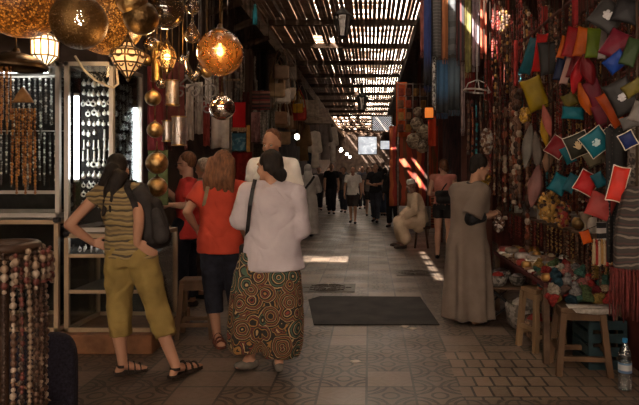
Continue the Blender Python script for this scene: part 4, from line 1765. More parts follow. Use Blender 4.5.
def cage_lantern(label, px, py, w_, h_, Y, sides, mt, pane_m, lit, light=0, scrolls=False, prof=None, grp=None):
    """lantern of glass panels in a metal cage"""
    q = P(px, py, Y)
    W, H = w_ / FPX * Y / 2, h_ / FPX * Y / 2
    t = thing('hanging_lantern', label, 'lantern', q, .2, grp)
    prof = prof or [(.12, -1), (.95, -.45), (1, .35), (.7, .62), (.25, .8), (.15, 1)]
    m = MB()
    m.lathe([(W * a, H * b) for a, b in prof], n=sides)
    m.obj('glass_panels', pane_m, t, smooth=False)
    m = MB()
    for j in range(sides):
        a = 2 * pi * j / sides
        pts = [(W * 1.03 * k_ * cos(a), W * 1.03 * k_ * sin(a), H * b) for k_, b in prof]
        m.tube(pts, .006, 6)
    for k_, b in prof:
        if k_ > .2:
            pts = [V((W * 1.03 * k_ * cos(2 * pi * j / sides), W * 1.03 * k_ * sin(2 * pi * j / sides), H * b)) for j in range(sides + 1)]
            m.tube(pts, .006, 6)
    m.obj('cage_frame', mt, t)
    if scrolls:
        for j in range(sides):
            a = 2 * pi * (j + .5) / sides
            M = Matrix.Rotation(a, 3, 'Z') @ Matrix.Rotation(pi / 2, 3, 'Y')
            m = MB()
            m.ring((W * .93 * cos(a), W * .93 * sin(a), H * .16), W * .22, .005, M, 16, 5)
            m.ring((W * .66 * cos(a), W * .66 * sin(a), -H * .36), W * .13, .005, M, 12, 5)
            m.obj('scroll', mt, t)
    m = MB()
    m.lathe([(W * .3, H * .8), (W * .16, H), (W * .1, H * 1.15), (.004, H * 1.2)], n=12)
    m.obj('cap', mt, t)
    m = MB()
    m.lathe([(.003, -H * 1.2), (W * .12, -H * 1.1), (W * .14, -H)], n=12)
    m.obj('finial', mt, t)
    cord(t, H * 1.15, (4.47 if Y > 6 else 3.06) - q.z)
    if lit:
        m = MB()
        m.ball((0, 0, 0), min(W, H) * .35, None, 14, 10)
        m.obj('bulb', glow((1, .82, .55), lit), t)
    if light:
        l = D.lights.new('lamp', 'POINT')
        l.energy = light
        l.color = (1, .62, .28)
        l.shadow_soft_size = .06
        lo = D.objects.new('lamp', l)
        C.objects.link(lo)
        lo.parent = t
        lo.location = (0, -W - .1, 0)
    return t


frost = glow((1, .78, .5), 2.4)
k = NT('lit cream glass')
k.b.inputs['Base Color'].default_value = (.8, .6, .35, 1)
k.b.inputs['Emission Color'].default_value = (1, .50, .17, 1)
k.b.inputs['Emission Strength'].default_value = .55
litglass = k.m
cage_lantern('bright lit ribbed lantern under the biggest amber globe', 45, 48, 25, 38, 4.6, 12, brass, frost, 0, 2.5)
cage_lantern('lit diamond shaped lantern with scrolled cage before the pendant showcase', 128, 58, 34, 40, 4.05, 8, dkbrass, litglass, 0, 1.5, True,
             prof=[(.1, -1), (.38, -.68), (.82, -.28), (1, .05), (.86, .34), (.42, .52), (.26, .78), (.1, 1)])
cage_lantern('small lit lantern beside the pierced brass cylinder', 167, 57, 18, 32, 4.9, 6, dkbrass, glassy('warm clear glass', (.8, .55, .3), .1, .05, .2, (.5, .3, .12)), 14, 12,
             prof=[(.15, -1), (.55, -.7), (1, -.1), (.8, .4), (.3, .8), (.15, 1)])
for px, py, w_, h_, mt, lb in [(157, 62, 11, 38, pierced('pierced brass tube', (.45, .27, .07), 60, .22), 'tall pierced brass cylinder lamp'), (172.5, 93, 13, 24, pierced('pierced silver tube', (.55, .48, .42), 55, .3), 'pierced silver cylinder lamp above the boy'),
                               (179, 131, 14, 28, pierced('pierced pewter tube', (.5, .43, .39), 55, .3), 'larger pewter pierced cylinder lamp below the silver one'), (167, 131, 9, 20, pierced('pierced grey tube', (.45, .40, .37), 55, .3), 'slim grey pierced cylinder lamp beside the pewter one')]:
    q = P(px, py, 5.0)
    W, H = w_ / 120 / 2, h_ / 120 / 2
    t = thing('cylinder_lamp', lb, 'lamp', q)
    m = MB()
    m.lathe([(W, -H), (W, H)], n=24, cap=False)
    m.obj('pierced_shade', mt, t)
    m = MB()
    m.ring((0, 0, H), W, .006)
    m.obj('rim', brass, t)
    m = MB()
    m.ring((0, 0, -H), W, .006)
    m.obj('rim', brass, t)
    cord(t, H, 3.05 - q.z, .004)
# curled brown glass horn
q = P(193, 68, 4.9)
t = thing('glass_horn', 'curled brown glass horn hanging above the pale cloths', 'ornament', q)
m = MB()
m.tube([(-.03, 0, .14), (-.055, 0, .06), (-.035, 0, -.03), (.01, 0, -.085), (.05, 0, -.04), (.04, 0, .03)], [.006, .018, .032, .035, .03, .008], 12)
m.obj('horn_body', smoke, t)
cord(t, .14, 3.05 - q.z, .004)
m = MB()
m.tube([P(214, 18, 5.2), P(214, 32, 5.2)], .004, 5)
q = P(255, 16, 7.0)
t = thing('tassel', 'blue green tassel hanging under the roof poles', 'tassel', q)
m = MB()
m.lathe([(.028, -.10), (.03, -.0), (.022, .08), (.012, .1), (.02, .12), (.006, .14)], n=14)
m.obj('fringe', pm('teal yarn', (.02, .16, .2), .9), t)
m = MB()
m.cyl((0, 0, .13), (0, 0, 4.3 - q.z), .004, .004, 5)
m.obj('cord', darkwood, t)
# slim rail they hang from (above the frame of the picture)
m = MB()
for y in (3.85, 4.3, 4.6, 4.95):
    m.bar((-4.6, y, 3.08), (-.9, y, 3.08), .05, .05)
for x in (-4.6, -.95):
    m.bar((x, 3.6, 3.13), (x, 6.2, 3.13), .06, .06)
struct(m.obj('trim_61', darkwood, smooth=False))

# ------------------------------------------------------------------ goods along the left side of the passage
def cloth(name, label, cat, x0, y0, x1, y1, Y, mt, wave=.02, waves=3, thick=.012, grp=None, drop=True, rod=True, yaw=0):
    """a hanging textile between two corners of the photograph, Y metres away"""
    a, b = P(x0, y0, Y), P(x1, y1, Y)
    W, H = b.x - a.x, a.z - b.z
    m = MB()
    n, k_ = 28, 10
    for side in (0, 1):
        pass
    vs_, fs_ = [], []
    for side in (0, 1):
        for i in range(k_ + 1):
            t = i / k_
            for j in range(n + 1):
                u = j / n
                y = wave * (.35 + .65 * t) * sin(u * waves * 2 * pi + x0 * .7 + t * .6) + (thick if side else 0)
                vs_.append((W * (u - .5) * (1 - .02 * sin(t * 3 + u)), y, -H * t + .006 * sin(u * 9 + x0) * t))
    N = (n + 1) * (k_ + 1)
    for i in range(k_):
        for j in range(n):
            p = i * (n + 1) + j
            fs_.append((p, p + n + 1, p + n + 2, p + 1))
            fs_.append((N + p, N + p + 1, N + p + n + 2, N + p + n + 1))
    bd = [j for j in range(n + 1)] + [(i + 1) * (n + 1) + n for i in range(k_)] + [k_ * (n + 1) + n - 1 - j for j in range(n)] + [(k_ - 1 - i) * (n + 1) for i in range(k_ - 1)]
    for p, q_ in zip(bd, bd[1:] + bd[:1]):
        fs_.append((p, q_, q_ + N, p + N))
    m.add(vs_, fs_)
    o = m.obj(name, mt, loc=((a.x + b.x) / 2, Y, a.z))
    o.rotation_euler = (0, 0, yaw)
    for s_ in (-.42, .42) if a.z < 4.3 else ():
        m = MB()
        m.cyl((W * s_, thick / 2, -.02), (W * s_, thick / 2, 4.46 - a.z), .004, .004, 5)
        m.obj('cord', darkwood, o)
    return tag(o, label, cat, grp)


LY = lambda px, X=-2.35: FPX * X / (px - CX)          # how far along the left side that column of the photograph lies
red_c = pm('red felt', (.40, .012, .014), .95, nz=4, amt=.2)
cloth('wall_hanging', 'plain bright red cloth hanging beyond the mirror silver ball', 'textile', 232, 102, 246, 131, 9.6, red_c, .01, 1)
cloth('wall_hanging', 'teal blue cloth below the bright red one', 'textile', 232, 133, 246, 151, 9.7, speckled('teal with pale dots', [(.02, .10, .15), (.025, .12, .17), (.02, .09, .13), (.018, .1, .15), (.1, .2, .24)], 22), .01, 1)
cloth('wall_hanging', 'narrow gold and red strip over the teal cloth', 'textile', 231, 127.5, 247, 131.5, 9.55, pm('gold braid', (.25, .15, .08), .8, nz=60, amt=.6), .004, 1)
cloth('wall_hanging', 'ochre strip of cloth beside the teal one', 'textile', 246.5, 125, 250, 152, 9.65, pm('ochre cloth', (.35, .18, .05), .9), .004, 1)
cloth('wall_hanging', 'deep red cloth behind the heads below the teal cloth', 'textile', 232, 152, 252, 200, 9.9, pm('deep red cloth', (.22, .02, .015), .95), .02, 3)
cloth('rug', 'red and black striped rug hung over the pink towel', 'rug', 252, 91, 270, 110, 11.5, striped('rug stripes', [(.20, .03, .025), (.02, .012, .012), (.16, .04, .03), (.03, .02, .02), (.25, .12, .08)], 5.5, 'Z', .15), .008, 1)
cloth('towel', 'dusty pink towel hanging under the striped rug', 'textile', 251, 112, 260, 142, 11.2, pm('dusty pink', (.27, .13, .12), .95), .02, 2)
cloth('wall_hanging', 'black sheet standing in for the dark doorway under the roof poles', 'textile', 253, 52, 268, 90, 13.0, pm('black cloth', (.01, .009, .009), .95), .02, 3)  # black sheet stands in for the dark opening of the doorway
cloth('wall_hanging', 'dark green panel behind the boy', 'textile', 148, 150, 168, 205, 6.12, pm('olive green panel', (.10, .11, .04), .9), .004, 1)
for i, (x0, y0, x1, y1, c_, Y, lb) in enumerate([
        (147, 66, 163, 150, (.20, .03, .028), 6.1, 'dark red cloth behind the brass ball string'), (163, 62, 184, 146, (.20, .06, .05), 6.95, 'faded wine red cloth behind the silver cylinder'),
        (186, 84, 194, 140, (.50, .43, .36), 6.9, 'cream cloth hanging above the ash blond woman'), (195, 82, 203, 134, (.38, .33, .29), 7.0, 'grey white cloth beside the cream cloth'),
        (205, 76, 211, 104, (.46, .41, .36), 7.0, 'short pale cloth behind the amber globe'), (211, 116, 229, 148, (.42, .36, .3), 7.2, 'beige cloth behind the mirror ball'),
        (203.5, 100, 210, 146, (.26, .05, .04), 7.05, 'brick red cloth among the pale cloths'), (160, 120, 172, 150, (.22, .10, .08), 7.0, 'rose brown cloth above the boy')]):
    cloth('hanging_cloth', lb, 'textile', x0, y0, x1, y1, Y, pm('cloth c%d' % i, c_, .95, nz=8, amt=.25), .018, 2)

# timber door posts of the upper opening
for i, (px, y0, y1, Y, wd, c_) in enumerate([(249, 50, 125, 12.0, .16, (.10, .055, .04)), (272, 48, 140, 14.6, .2, (.26, .19, .14)), (228, 62, 130, 9.9, .1, (.20, .15, .11))]):
    a, b = P(px, y0, Y), P(px, y1, Y)
    m = MB()
    m.box((a.x, Y, (a.z + 0) / 2), (wd, .1, a.z))
    struct(m.obj('trim_%d' % (70 + i), pm('post timber %d' % i, c_, .85, nz=5, amt=.4, stretch=(1, 1, .2)), smooth=False))
a, b = P(226, 80, 9.8), P(240, 80, 9.8)
m = MB()
m.cyl(a, b, .02, .02, 8)
tag(m.obj('hanging_pole', pm('pale stick', (.35, .24, .15), .8)), 'short pale stick above the red cloth', 'pole')

# leather bags with long straps
bagcol = [(.36, .23, .12), (.48, .40, .32), (.24, .12, .06), (.55, .45, .33), (.30, .18, .10), (.17, .10, .06)]
rb = random.Random(5)
bag_protos = []


def strap_bag(label, px, py, Y, c_, sc=1.0, grp=None):
    q = P(px, py, Y)
    t = thing('shoulder_bag', label, 'bag', q, rb.uniform(-.5, .5), grp)
    lm = pm('leather %.2f %.2f %.2f' % c_, c_, .6, nz=9, amt=.3)
    m = MB()
    m.loft([[(a * .15 * k_, b * .05 * k2, z) for a, b in ((-1, -.6), (-.8, -1), (.8, -1), (1, -.6), (1, .6), (.8, 1), (-.8, 1), (-1, .6))] for z, k_, k2 in ((-.25, .8, .5), (-.22, 1, 1), (-.08, 1, 1), (0, .92, .4))])
    m.obj('bag_body', lm, t, bevel=.008)
    m = MB()
    m.loft([[(x, y, z) for x, z in ((-.14, .004), (.14, .004), (.13, -.1), (.0, -.15), (-.13, -.1))] for y in (-.062, -.052)])
    m.obj('flap', lm, t, smooth=False)
    m = MB()
    m.tube([(-.14, 0, -.03), (-.10, 0, .18), (-.02, 0, .36), (.02, 0, .36), (.10, 0, .18), (.14, 0, -.03)], .011, 6)
    m.obj('strap', lm, t)
    m = MB()
    m.cyl((0, 0, .35), (0, 0, (4.46 - q.z) / sc), .004, .004, 5)
    m.obj('cord', darkwood, t)
    t.scale = (sc,) * 3
    return t


where = ['nearest the pale post', 'beside the wine red rug', 'above the tall man', 'on the second hook past the pale post', 'over the tall man', 'hanging highest past the post', 'by the red and yellow bag', 'under the roof edge', 'just above the bulb', 'next to the cardboard box', 'low above the tall man', 'in the lowest row before the kaftans']
colw = ['tan', 'stone coloured', 'dark brown', 'cream', 'light brown', 'deep brown']
spots = [(277, 84), (283, 90), (279, 112), (289, 88), (286, 116), (281, 66), (294, 92), (290, 68), (291, 118), (302, 100), (283, 132), (295, 124)]
for i, (px, py) in enumerate(spots):
    strap_bag(colw[i % 6] + ' leather shoulder bag ' + where[i], px, py, LY(px, -2.14) - (.6 if i % 2 else 0), bagcol[i % 6], 1.25, 'leather bags on the wall past the pale post')
for i in range(8):
    px = 275 + i * 2.6
    Y = LY(px, -2.22)
    hang(strand_mesh('rope_strap', [pm('jute', (.48, .38, .27), .9)], [(0, 0, 0), (.02, 0, -.5), (-.02, 0, -1.1 - .1 * (i % 3))], .028, i, 6, .2, .6), 'rope_strap', P(px, 58 + 5 * (i % 3), Y), 'pale rope strap hanging among the leather bags', 'strap', 'rope straps among the leather bags')
strap_bag('red leather bag with yellow flap by the cardboard box', 299, 108, 15.5, (.35, .025, .015), 1.3)
strap_bag('yellow leather bag over the red one', 298, 104, 15.2, (.50, .27, .02), .9)

# boxes and the sign board over the kaftans
Y = 19
for i, (x0, y0, x1, y1, c_, lb) in enumerate([(304, 100, 319, 116, (.36, .28, .21), 'cardboard coloured square box high above the kaftans'), (319, 108, 328, 117, (.30, .22, .17), 'smaller flat box beside the square box')]):
    a, b = P(x0, y0, Y), P(x1, y1, Y)
    m = MB()
    m.box(((a.x + b.x) / 2, Y + .2, (a.z + b.z) / 2), (b.x - a.x, .4, a.z - b.z))
    tag(m.obj('box', pm('box card %d' % i, c_, .9), smooth=False, bevel=.01), lb, 'box')
a, b = P(298, 117, Y), P(328, 123, Y)
m = MB()
m.box(((a.x + b.x) / 2, Y + .2, (a.z + b.z) / 2), (b.x - a.x + .2, .5, a.z - b.z))
tag(m.obj('shelf', pm('pale shelf board', (.30, .22, .16), .85), smooth=False), 'pale wide shelf board carrying the boxes over the kaftans', 'shelf')


def kaftan(label, px, y0, y1, w_, Y, c_, sleeves=True):
    a, b = P(px, y0, Y), P(px, y1, Y)
    H = a.z - b.z
    W = w_ / FPX * Y / 2
    t = thing('kaftan', label, 'garment', a)
    km = pm('kaftan %.2f %.2f %.2f' % c_, c_, .95, nz=6, amt=.2)
    m = MB()
    rg = []
    for z, k_ in ((0, .5), (-.06, .95), (-.2, .85), (-.5, .8), (-H * .7, .95), (-H, 1.1)):
        rg.append([(W * k_ * (1 + .06 * sin(j * 1.57)) * cos(2 * pi * j / 24), .06 * sin(2 * pi * j / 24), z) for j in range(24)])
    m.loft(rg)
    for s_ in (-1, 1):
        m.cone((s_ * W * .8, 0, -.08), (s_ * W * 1.3, .0, -.62), .07, .08)
    fuse(m, 'robe', km, .025, t, 2, folds(.012, 9, .2, px))
    m = MB()
    m.tube([(-W * .8, 0, -.03), (0, 0, .05), (W * .8, 0, -.03), (-W * .8, 0, -.03)], .01, 6)
    m.tube([(0, 0, .05), (0, 0, 4.46 - a.z)], .006, 6)
    m.obj('hanger', darkwood, t)


kaftan('brown kaftan hanging beneath the shelf board', 304, 124, 161, 9, 18.5, (.20, .11, .05))
kaftan('ivory kaftan between the brown and grey kaftans', 315, 131, 168, 8, 19.0, (.60, .50, .40))
kaftan('grey brown kaftan beside the ivory one', 325, 122, 160, 9, 20.5, (.19, .15, .13))
kaftan('pale cream kaftan at the far end of the row', 333, 127, 162, 6, 22.0, (.48, .40, .33))
kaftan('dark blue narrow kaftan behind the ivory one', 309, 134, 166, 4, 19.6, (.03, .05, .075))


def bare_bulb(label, px, py, Y, s=60, r=.05):
    q = P(px, py, Y)
    t = thing('light_bulb', label, 'lamp', q)
    m = MB()
    m.lathe([(.0, -r), (r * .7, -r * .75), (r, 0), (r * .75, r * .7), (r * .4, r * 1.1)], n=16)
    m.obj('bulb', glow((1, .93, .8), s), t)
    m = MB()
    m.cyl((0, 0, r), (0, 0, r * 2.2), r * .45, r * .45, 10)
    m.cyl((0, 0, r * 2), (0, 0, 4.47 - q.z), .006, .006, 5)
    m.obj('socket', blk, t)


bare_bulb('bare lit bulb among the leather bags', 297, 137, 12.5, 22, .055)
bare_bulb('lit bulb far down beyond the kaftans', 341, 150, 24, 40, .07)
bare_bulb('small lit bulb over the distant stalls', 350, 157, 30, 30, .06)
bare_bulb('lit bulb above the far crowd', 347, 154, 27, 30, .06)

# stool by the woman in orange red
wood = pm('stool wood', (.085, .047, .026), .7, nz=6, amt=.4, stretch=(1, 1, .25))


def stool(label, X, Y, h, w_, rz, wm, spread=.04, seat_m=None):
    t = thing('stool', label, 'stool', (X, Y, 0), rz)
    m = MB()
    m.box((0, 0, h - .02), (w_, w_ * .85, .035))
    m.obj('seat', seat_m or wm, t, smooth=False, bevel=.008)
    m = MB()
    for s_ in (-1, 1):
        m.bar((-w_ * .46, s_ * w_ * .36, h - .065), (w_ * .46, s_ * w_ * .36, h - .065), .022, .06)
        m.bar((s_ * w_ * .42, -w_ * .38, h - .065), (s_ * w_ * .42, w_ * .38, h - .065), .022, .06)
    m.obj('apron_frame', wm, t, smooth=False)
    F_ = {}
    for a in (-1, 1):
        for b in (-1, 1):
            m = MB()
            p0, p1 = V((a * w_ * .42, b * w_ * .36, h - .04)), V((a * (w_ * .42 + spread), b * (w_ * .36 + spread), 0))
            F_[a, b] = (p0, p1)
            m.bar(p0, p1, .045, .045)
            m.obj('leg', wm, t, smooth=False, bevel=.004)
    at_ = lambda k_, z: F_[k_][0] + (F_[k_][1] - F_[k_][0]) * (1 - z / h)
    for k1, k2, z in (((-1, -1), (1, -1), .14), ((-1, 1), (1, 1), .14), ((-1, -1), (-1, 1), .20), ((1, -1), (1, 1), .20)):
        m = MB()
        m.bar(at_(k1, z), at_(k2, z), .03, .035)
        m.obj('stretcher', wm, t, smooth=False)
    return t


stool('brown wooden stool behind the woman in orange red', -1.585, 5.50, .53, .27, .1, wood)

# low table of brass ware the boy leans over
t = thing('table', 'low table of brass ware in front of the boy', 'table', (-2.44, 6.85, 0))
m = MB()
m.box((0, 0, .70), (.46, .9, .03))
m.obj('table_top', darkwood, t, smooth=False)
for a in (-1, 1):
    for b in (-1, 1):
        m = MB()
        m.bar((a * .19, b * .4, .69), (a * .19, b * .4, 0), .05, .05)
        m.obj('leg', darkwood, t, smooth=False)
for i, (x, y, s_, lb) in enumerate([(-2.36, 6.52, .95, 'brass pot with a lid nearest the boy on the low table'), (-2.5, 6.75, .75, 'smaller brass pot behind the lidded pots on the low table'), (-2.4, 7.05, .85, 'brass pot at the far end of the low table')]):
    t = thing('brass_pot', lb, 'pot', (x, y, .716))
    m = MB()
    m.lathe([(.05 * s_, 0), (.10 * s_, .03 * s_), (.115 * s_, .08 * s_), (.09 * s_, .14 * s_), (.06 * s_, .16 * s_), (.07 * s_, .175 * s_)], n=24)
    m.obj('pot_body', brass, t)
    m = MB()
    m.lathe([(.068 * s_, .176 * s_), (.05 * s_, .20 * s_), (.012, .215 * s_), (.02, .235 * s_), (.003, .25 * s_)], n=20)
    m.obj('lid', dkbrass, t)

# small jug in the boy's hand
q = P(158, 186, 6.72)
t = thing('brass_jug', 'small orange brass jug in the hand of the boy', 'jug', q)
m = MB()
m.lathe([(.03, -.06), (.05, -.03), (.045, .02), (.02, .05), (.03, .075)], n=16)
m.obj('jug_body', pm('orange enamel', (.45, .14, .05), .4), t)
m = MB()
m.tube([(.028, 0, .06), (.07, 0, .04), (.045, 0, -.02)], .006, 6)
m.obj('handle', brass, t)

# ------------------------------------------------------------------ necklace stand and chair close to the viewer
t = thing('necklace_stand', 'wooden hoop stand hung with bead necklaces close to the viewer', 'stand', (-1.475, 2.42, 0))
hoopw = pm('red brown hoop wood', (.04, .02, .011), .5, nz=7, amt=.4)
m = MB()
m.ring((0, 0, 1.20), .115, .020, None, 40, 10)
m.obj('hoop', hoopw, t)
m = MB()
m.ring((0, 0, 1.165), .12, .011, None, 40, 8)
m.obj('hoop_rim', hoopw, t)
m = MB()
m.cyl((0, 0, 0.03), (0, 0, 1.20), .018, .018, 12)
m.obj('pole', hoopw, t)
m = MB()
m.lathe([(.2, 0), (.2, .02), (.05, .04), (.02, .05)], n=24)
m.obj('base', hoopw, t)
m = MB()
for a in range(2):
    m.bar((cos(a * pi / 2) * .115, sin(a * pi / 2) * .115, 1.19), (-cos(a * pi / 2) * .115, -sin(a * pi / 2) * .115, 1.19), .016, .016)
m.obj('spoke', hoopw, t, smooth=False)
near_m = [pm('near brown beads', (.07, .036, .022), .5), pm('near bone beads', (.15, .10, .065), .5), pm('near dark beads', (.03, .017, .012), .5), pm('near red beads', (.08, .022, .016), .5), pm('near shell beads', (.22, .165, .12), .45)]
st_near = [strand_mesh('bead_necklace', mm, [(0, 0, 0), (.006, .004, -.35), (0, 0, -.98 + .06 * i)], rd, 60 + i, 7, .3) for i, (mm, rd) in enumerate([
    ([near_m[0], near_m[1]], .0085), ([near_m[2], near_m[0]], .010), ([near_m[1]], .011), ([near_m[3], near_m[2]], .009), ([near_m[4], near_m[0]], .012), ([near_m[2]], .008)])]
for i in range(30):
    a = 2 * pi * i / 30
    hang(st_near[(i * 5) % 6], 'bead_necklace', (-1.475 + .143 * cos(a), 2.42 + .143 * sin(a), 1.20 - .01 * (i % 4)), 'long bead necklace hanging from the wooden hoop stand', 'necklace', 'necklaces on the wooden hoop stand', a)
fr = [strand_mesh('shell_tassel', [near_m[4], near_m[1], near_m[3]], [(0, 0, 0), (.003, 0, -.13)], .012, 80 + i, 7, .4) for i in range(3)]
for i in range(28):
    a = 2 * pi * i / 28 + .1
    hang(fr[i % 3], 'shell_tassel', (-1.475 + .168 * cos(a), 2.42 + .168 * sin(a), 1.19 - .012 * (i % 3)), 'short shell tassel round the rim of the hoop stand', 'tassel', 'shell tassels on the hoop stand', a)

X0, Y0 = -1.62, 2.85
t = thing('chair', 'navy upholstered chair with rounded back beside the hoop stand', 'chair', (X0, Y0, 0))
navy = pm('navy upholstery', (.014, .012, .019), .9, nz=90, amt=.6, bs=200)
m = MB()
rg = []
for y, k_ in ((-.035, .94), (-.02, 1), (.03, 1), (.045, .94)):
    ring = []
    for a in range(32):
        u = 2 * pi * a / 32
        c1, s1 = cos(u), sin(u)
        ring.append((.22 * k_ * math.copysign(abs(c1) ** .35, c1), y, .49 + .245 * k_ * math.copysign(abs(s1) ** .45, s1)))
    rg.append(ring)
m.loft(rg)
b_ = m.obj('backrest', navy, t)
m = MB()
m.tube([(-.06, -.044, .515), (.0, -.046, .498), (.06, -.046, .47), (.12, -.044, .43), (.17, -.04, .375)], .006, 6)
m.obj('piping', pm('tan cord', (.25, .14, .07), .7), b_)
m = MB()
m.box((0, -.26, .40), (.44, .44, .08))
m.obj('seat', navy, t, smooth=False, bevel=.03)
for a in (-1, 1):
    for y in (.0, -.44):
        m = MB()
        m.cyl((a * .18, y + .02, .40), (a * .2, y + .02, 0), .016, .014, 10)
        m.obj('leg', blk, t)

# ------------------------------------------------------------------ more goods hanging along the left wall
rl = random.Random(17)
pale = [pm('pale cord a', (.40, .34, .27), .9), pm('pale cord b', (.30, .25, .20), .9), pm('grey cord', (.22, .20, .18), .9)]
st_pale = [strand_mesh('pale_cord', [pale[i % 3], pale[(i + 1) % 3]], [(0, 0, 0), (.02, .0, -.3), (-.015, 0, -.62), (.01, 0, -.9 - .1 * i)], .018 + .003 * i, 500 + i, 6, .25, .65) for i in range(4)]
for i in range(21):
    px = 206 + i * 3.2 + rl.uniform(-1, 1)
    X = -2.42 + rl.uniform(-.06, .06)
    Y = max(9.3, LY(px, X))
    X = (px - CX) / FPX * Y
    z = P(px, rl.choice([56, 64, 72, 80]), Y).z
    t = hang(st_pale[i % 4], 'pale_cord', (X, Y, z), 'knotted pale cord hanging along the wall behind the shoppers', 'cord', 'pale cords along the wall behind the shoppers', rl.uniform(0, 6), rl.uniform(.85, 1.2), (4.47 - z) * 1.19)
for i, (px, py, Y, sc, lb) in enumerate([(201, 92, 7.0, 1.0, 'upper scrolled iron hook plate among the pale cords'), (199, 108, 7.0, .9, 'lower scrolled iron hook plate among the pale cords'), (214, 138, 9.8, 1.1, 'scrolled iron plate beside the mirror ball'), (187, 92, 6.8, .8, 'small scrolled iron plate above the cream cloth')]):
    q = P(px, py, Y)
    m = MB()
    for s_ in (-1, 1):
        pts = []
        for j in range(26):
            u = j / 25 * 2.6 * pi
            rd = .11 * sc * (1 - j / 30)
            pts.append((s_ * (.10 * sc - rd * cos(u)), 0, rd * sin(u)))
        m.tube(pts, .010, 6)
        m.tube([(s_ * .1 * sc, 0, .11 * sc), (0, 0, .2 * sc), (-s_ * .02, 0, .24 * sc)], .010, 6)
    m.tube([(0, 0, .2 * sc), (0, 0, 4.46 - q.z)], .005, 5)
    tag(m.obj('scroll_plate', pm('pale wrought iron', (.30, .26, .22), .5, .5), loc=q), lb, 'ornament')
for i, (px, py, rp, Y, mt, lb) in enumerate([(161, 84, 5, 4.95, smoke, 'small smoky glass ball beside the silver cylinder'), (207, 72, 6, 4.95, brass, 'small brass ball half under the amber globe'), (183, 60, 4.5, 4.95, clear, 'small clear glass ball near the lit lantern'), (146, 60, 6, 4.95, dkbrass, 'little dark brass ball beside the lit diamond lantern'), (150, 44, 7, 4.95, smoke, 'smoky glass ball below the dark brass ball')]):
    globe(lb, px, py, rp, Y, mt, name='hanging_ball', cat='ornament')
for i, (x0, y0, x1, y1, Y, c_, lb) in enumerate([(214, 62, 226, 100, 9.9, (.16, .05, .04), 'rust red cloth behind the amber glass globe'), (226, 92, 232, 150, 9.9, (.36, .30, .25), 'narrow ecru cloth beside the red banner'), (181, 122, 187, 150, 8.7, (.27, .10, .08), 'salmon brown cloth above the blond woman'),
        (172, 66, 180, 92, 8.5, (.30, .26, .22), 'grey linen cloth behind the lit lantern'), (241, 92, 250, 104, 11.3, (.12, .035, .03), 'maroon cloth above the red banner'), (260, 112, 268, 150, 12.4, (.34, .29, .24), 'oatmeal cloth beside the pink towel'),
        (268, 108, 275, 160, 13.4, (.16, .14, .11), 'patterned grey cloth under the pale post'), (253, 144, 268, 190, 12.2, (.05, .045, .03), 'dark green cloth behind the tall man')]):
    cloth('hanging_cloth', lb, 'textile', x0, y0, x1, y1, Y, pm('cloth d%d' % i, c_, .95, nz=30, amt=.5), .02, 2)
for i in range(16):
    px = 278 + (i % 8) * 3.4 + rl.uniform(-1, 1)
    py = 70 + (i // 8) * 42 + rl.uniform(-8, 8)
    strap_bag(['tan', 'cream', 'chestnut', 'grey'][i % 4] + ' leather bag in the %s row between the post and the kaftans' % ['upper', 'lower'][i // 8], px, py, LY(px, -2.22), [(.27, .17, .09), (.42, .35, .27), (.17, .08, .045), (.24, .21, .19)][i % 4], 1.35, ['tan', 'cream', 'chestnut', 'grey'][i % 4] + ' bags in the %s row on the wall' % ['upper', 'lower'][i // 8])

# ------------------------------------------------------------------ stalls along the right side
RY = lambda px, X=1.5: FPX * X / (px - CX)
# posts and rails the goods hang from
postm = pm('red brown post', (.085, .032, .024), .75, nz=5, amt=.4, stretch=(1, 1, .2))
for i, (x, y) in enumerate([(1.66, 8.4), (1.98, 5.1), (1.98, 3.0), (1.5, 9.6), (1.5, 12.8), (1.3, 15.9), (1.35, 20)]):
    m = MB()
    m.box((x, y, 2.22), (.09, .09, 4.44))
    struct(m.obj('trim_%d' % (80 + i), postm, smooth=False))
m = MB()
m.cyl((.72, 7.0, 3.78), (1.72, 7.0, 3.78), .018, .018, 8)
m.cyl((.85, 7.1, 2.98), (1.72, 7.1, 2.98), .014, .014, 8)
m.cyl((1.72, 7.0, 3.78), (1.72, 7.0, 4.45), .016, .016, 8)
m.cyl((.78, 7.0, 3.78), (.78, 7.0, 4.45), .016, .016, 8)
struct(m.obj('trim_90', pm('scarf rail steel', (.2, .17, .15), .4, .7)))
m = MB()
for x, z in ((1.87, 2.9), (1.60, 2.86), (1.79, 2.2), (1.68, 2.35), (1.87, 1.6)):
    m.cyl((x, 2.9, z), (x, 9.2, z), .014, .014, 8)
struct(m.obj('trim_91', postm))
# back boards of the stalls: dark red felt above, shelves below
m = MB()
m.box((2.05, 6.0, 1.6), (.05, 7.0, 3.2))
struct(m.obj('wall_stall', redwall, smooth=False))

# --- scarves
plaid = lambda n, a, b: striped(n, [a, b, a, tuple(x * .6 for x in b)], 26, 'Z', .15)


def scarf(label, px0, py0, px1, py1, Y, mt, waves=2, fringe=True, wave=.02):
    o = cloth('scarf', label, 'scarf', px0, py0, px1, py1, Y, mt, wave, waves, .018, 'scarves on the rail')
    a, b = P(px0, py0, Y), P(px1, py1, Y)
    if fringe:
        W = b.x - a.x
        m = MB()
        n = max(4, int(W / .012))
        for j in range(n):
            x = -W / 2 + (j + .5) * W / n
            m.tube([(x, .01, 0), (x + rr.uniform(-.004, .004), .01 + rr.uniform(-.01, .01), -.035), (x + rr.uniform(-.01, .01), .01, -.07)], .003, 4)
        f = m.obj('fringe', mt, o, loc=(0, 0, -(a.z - b.z)))
    return o


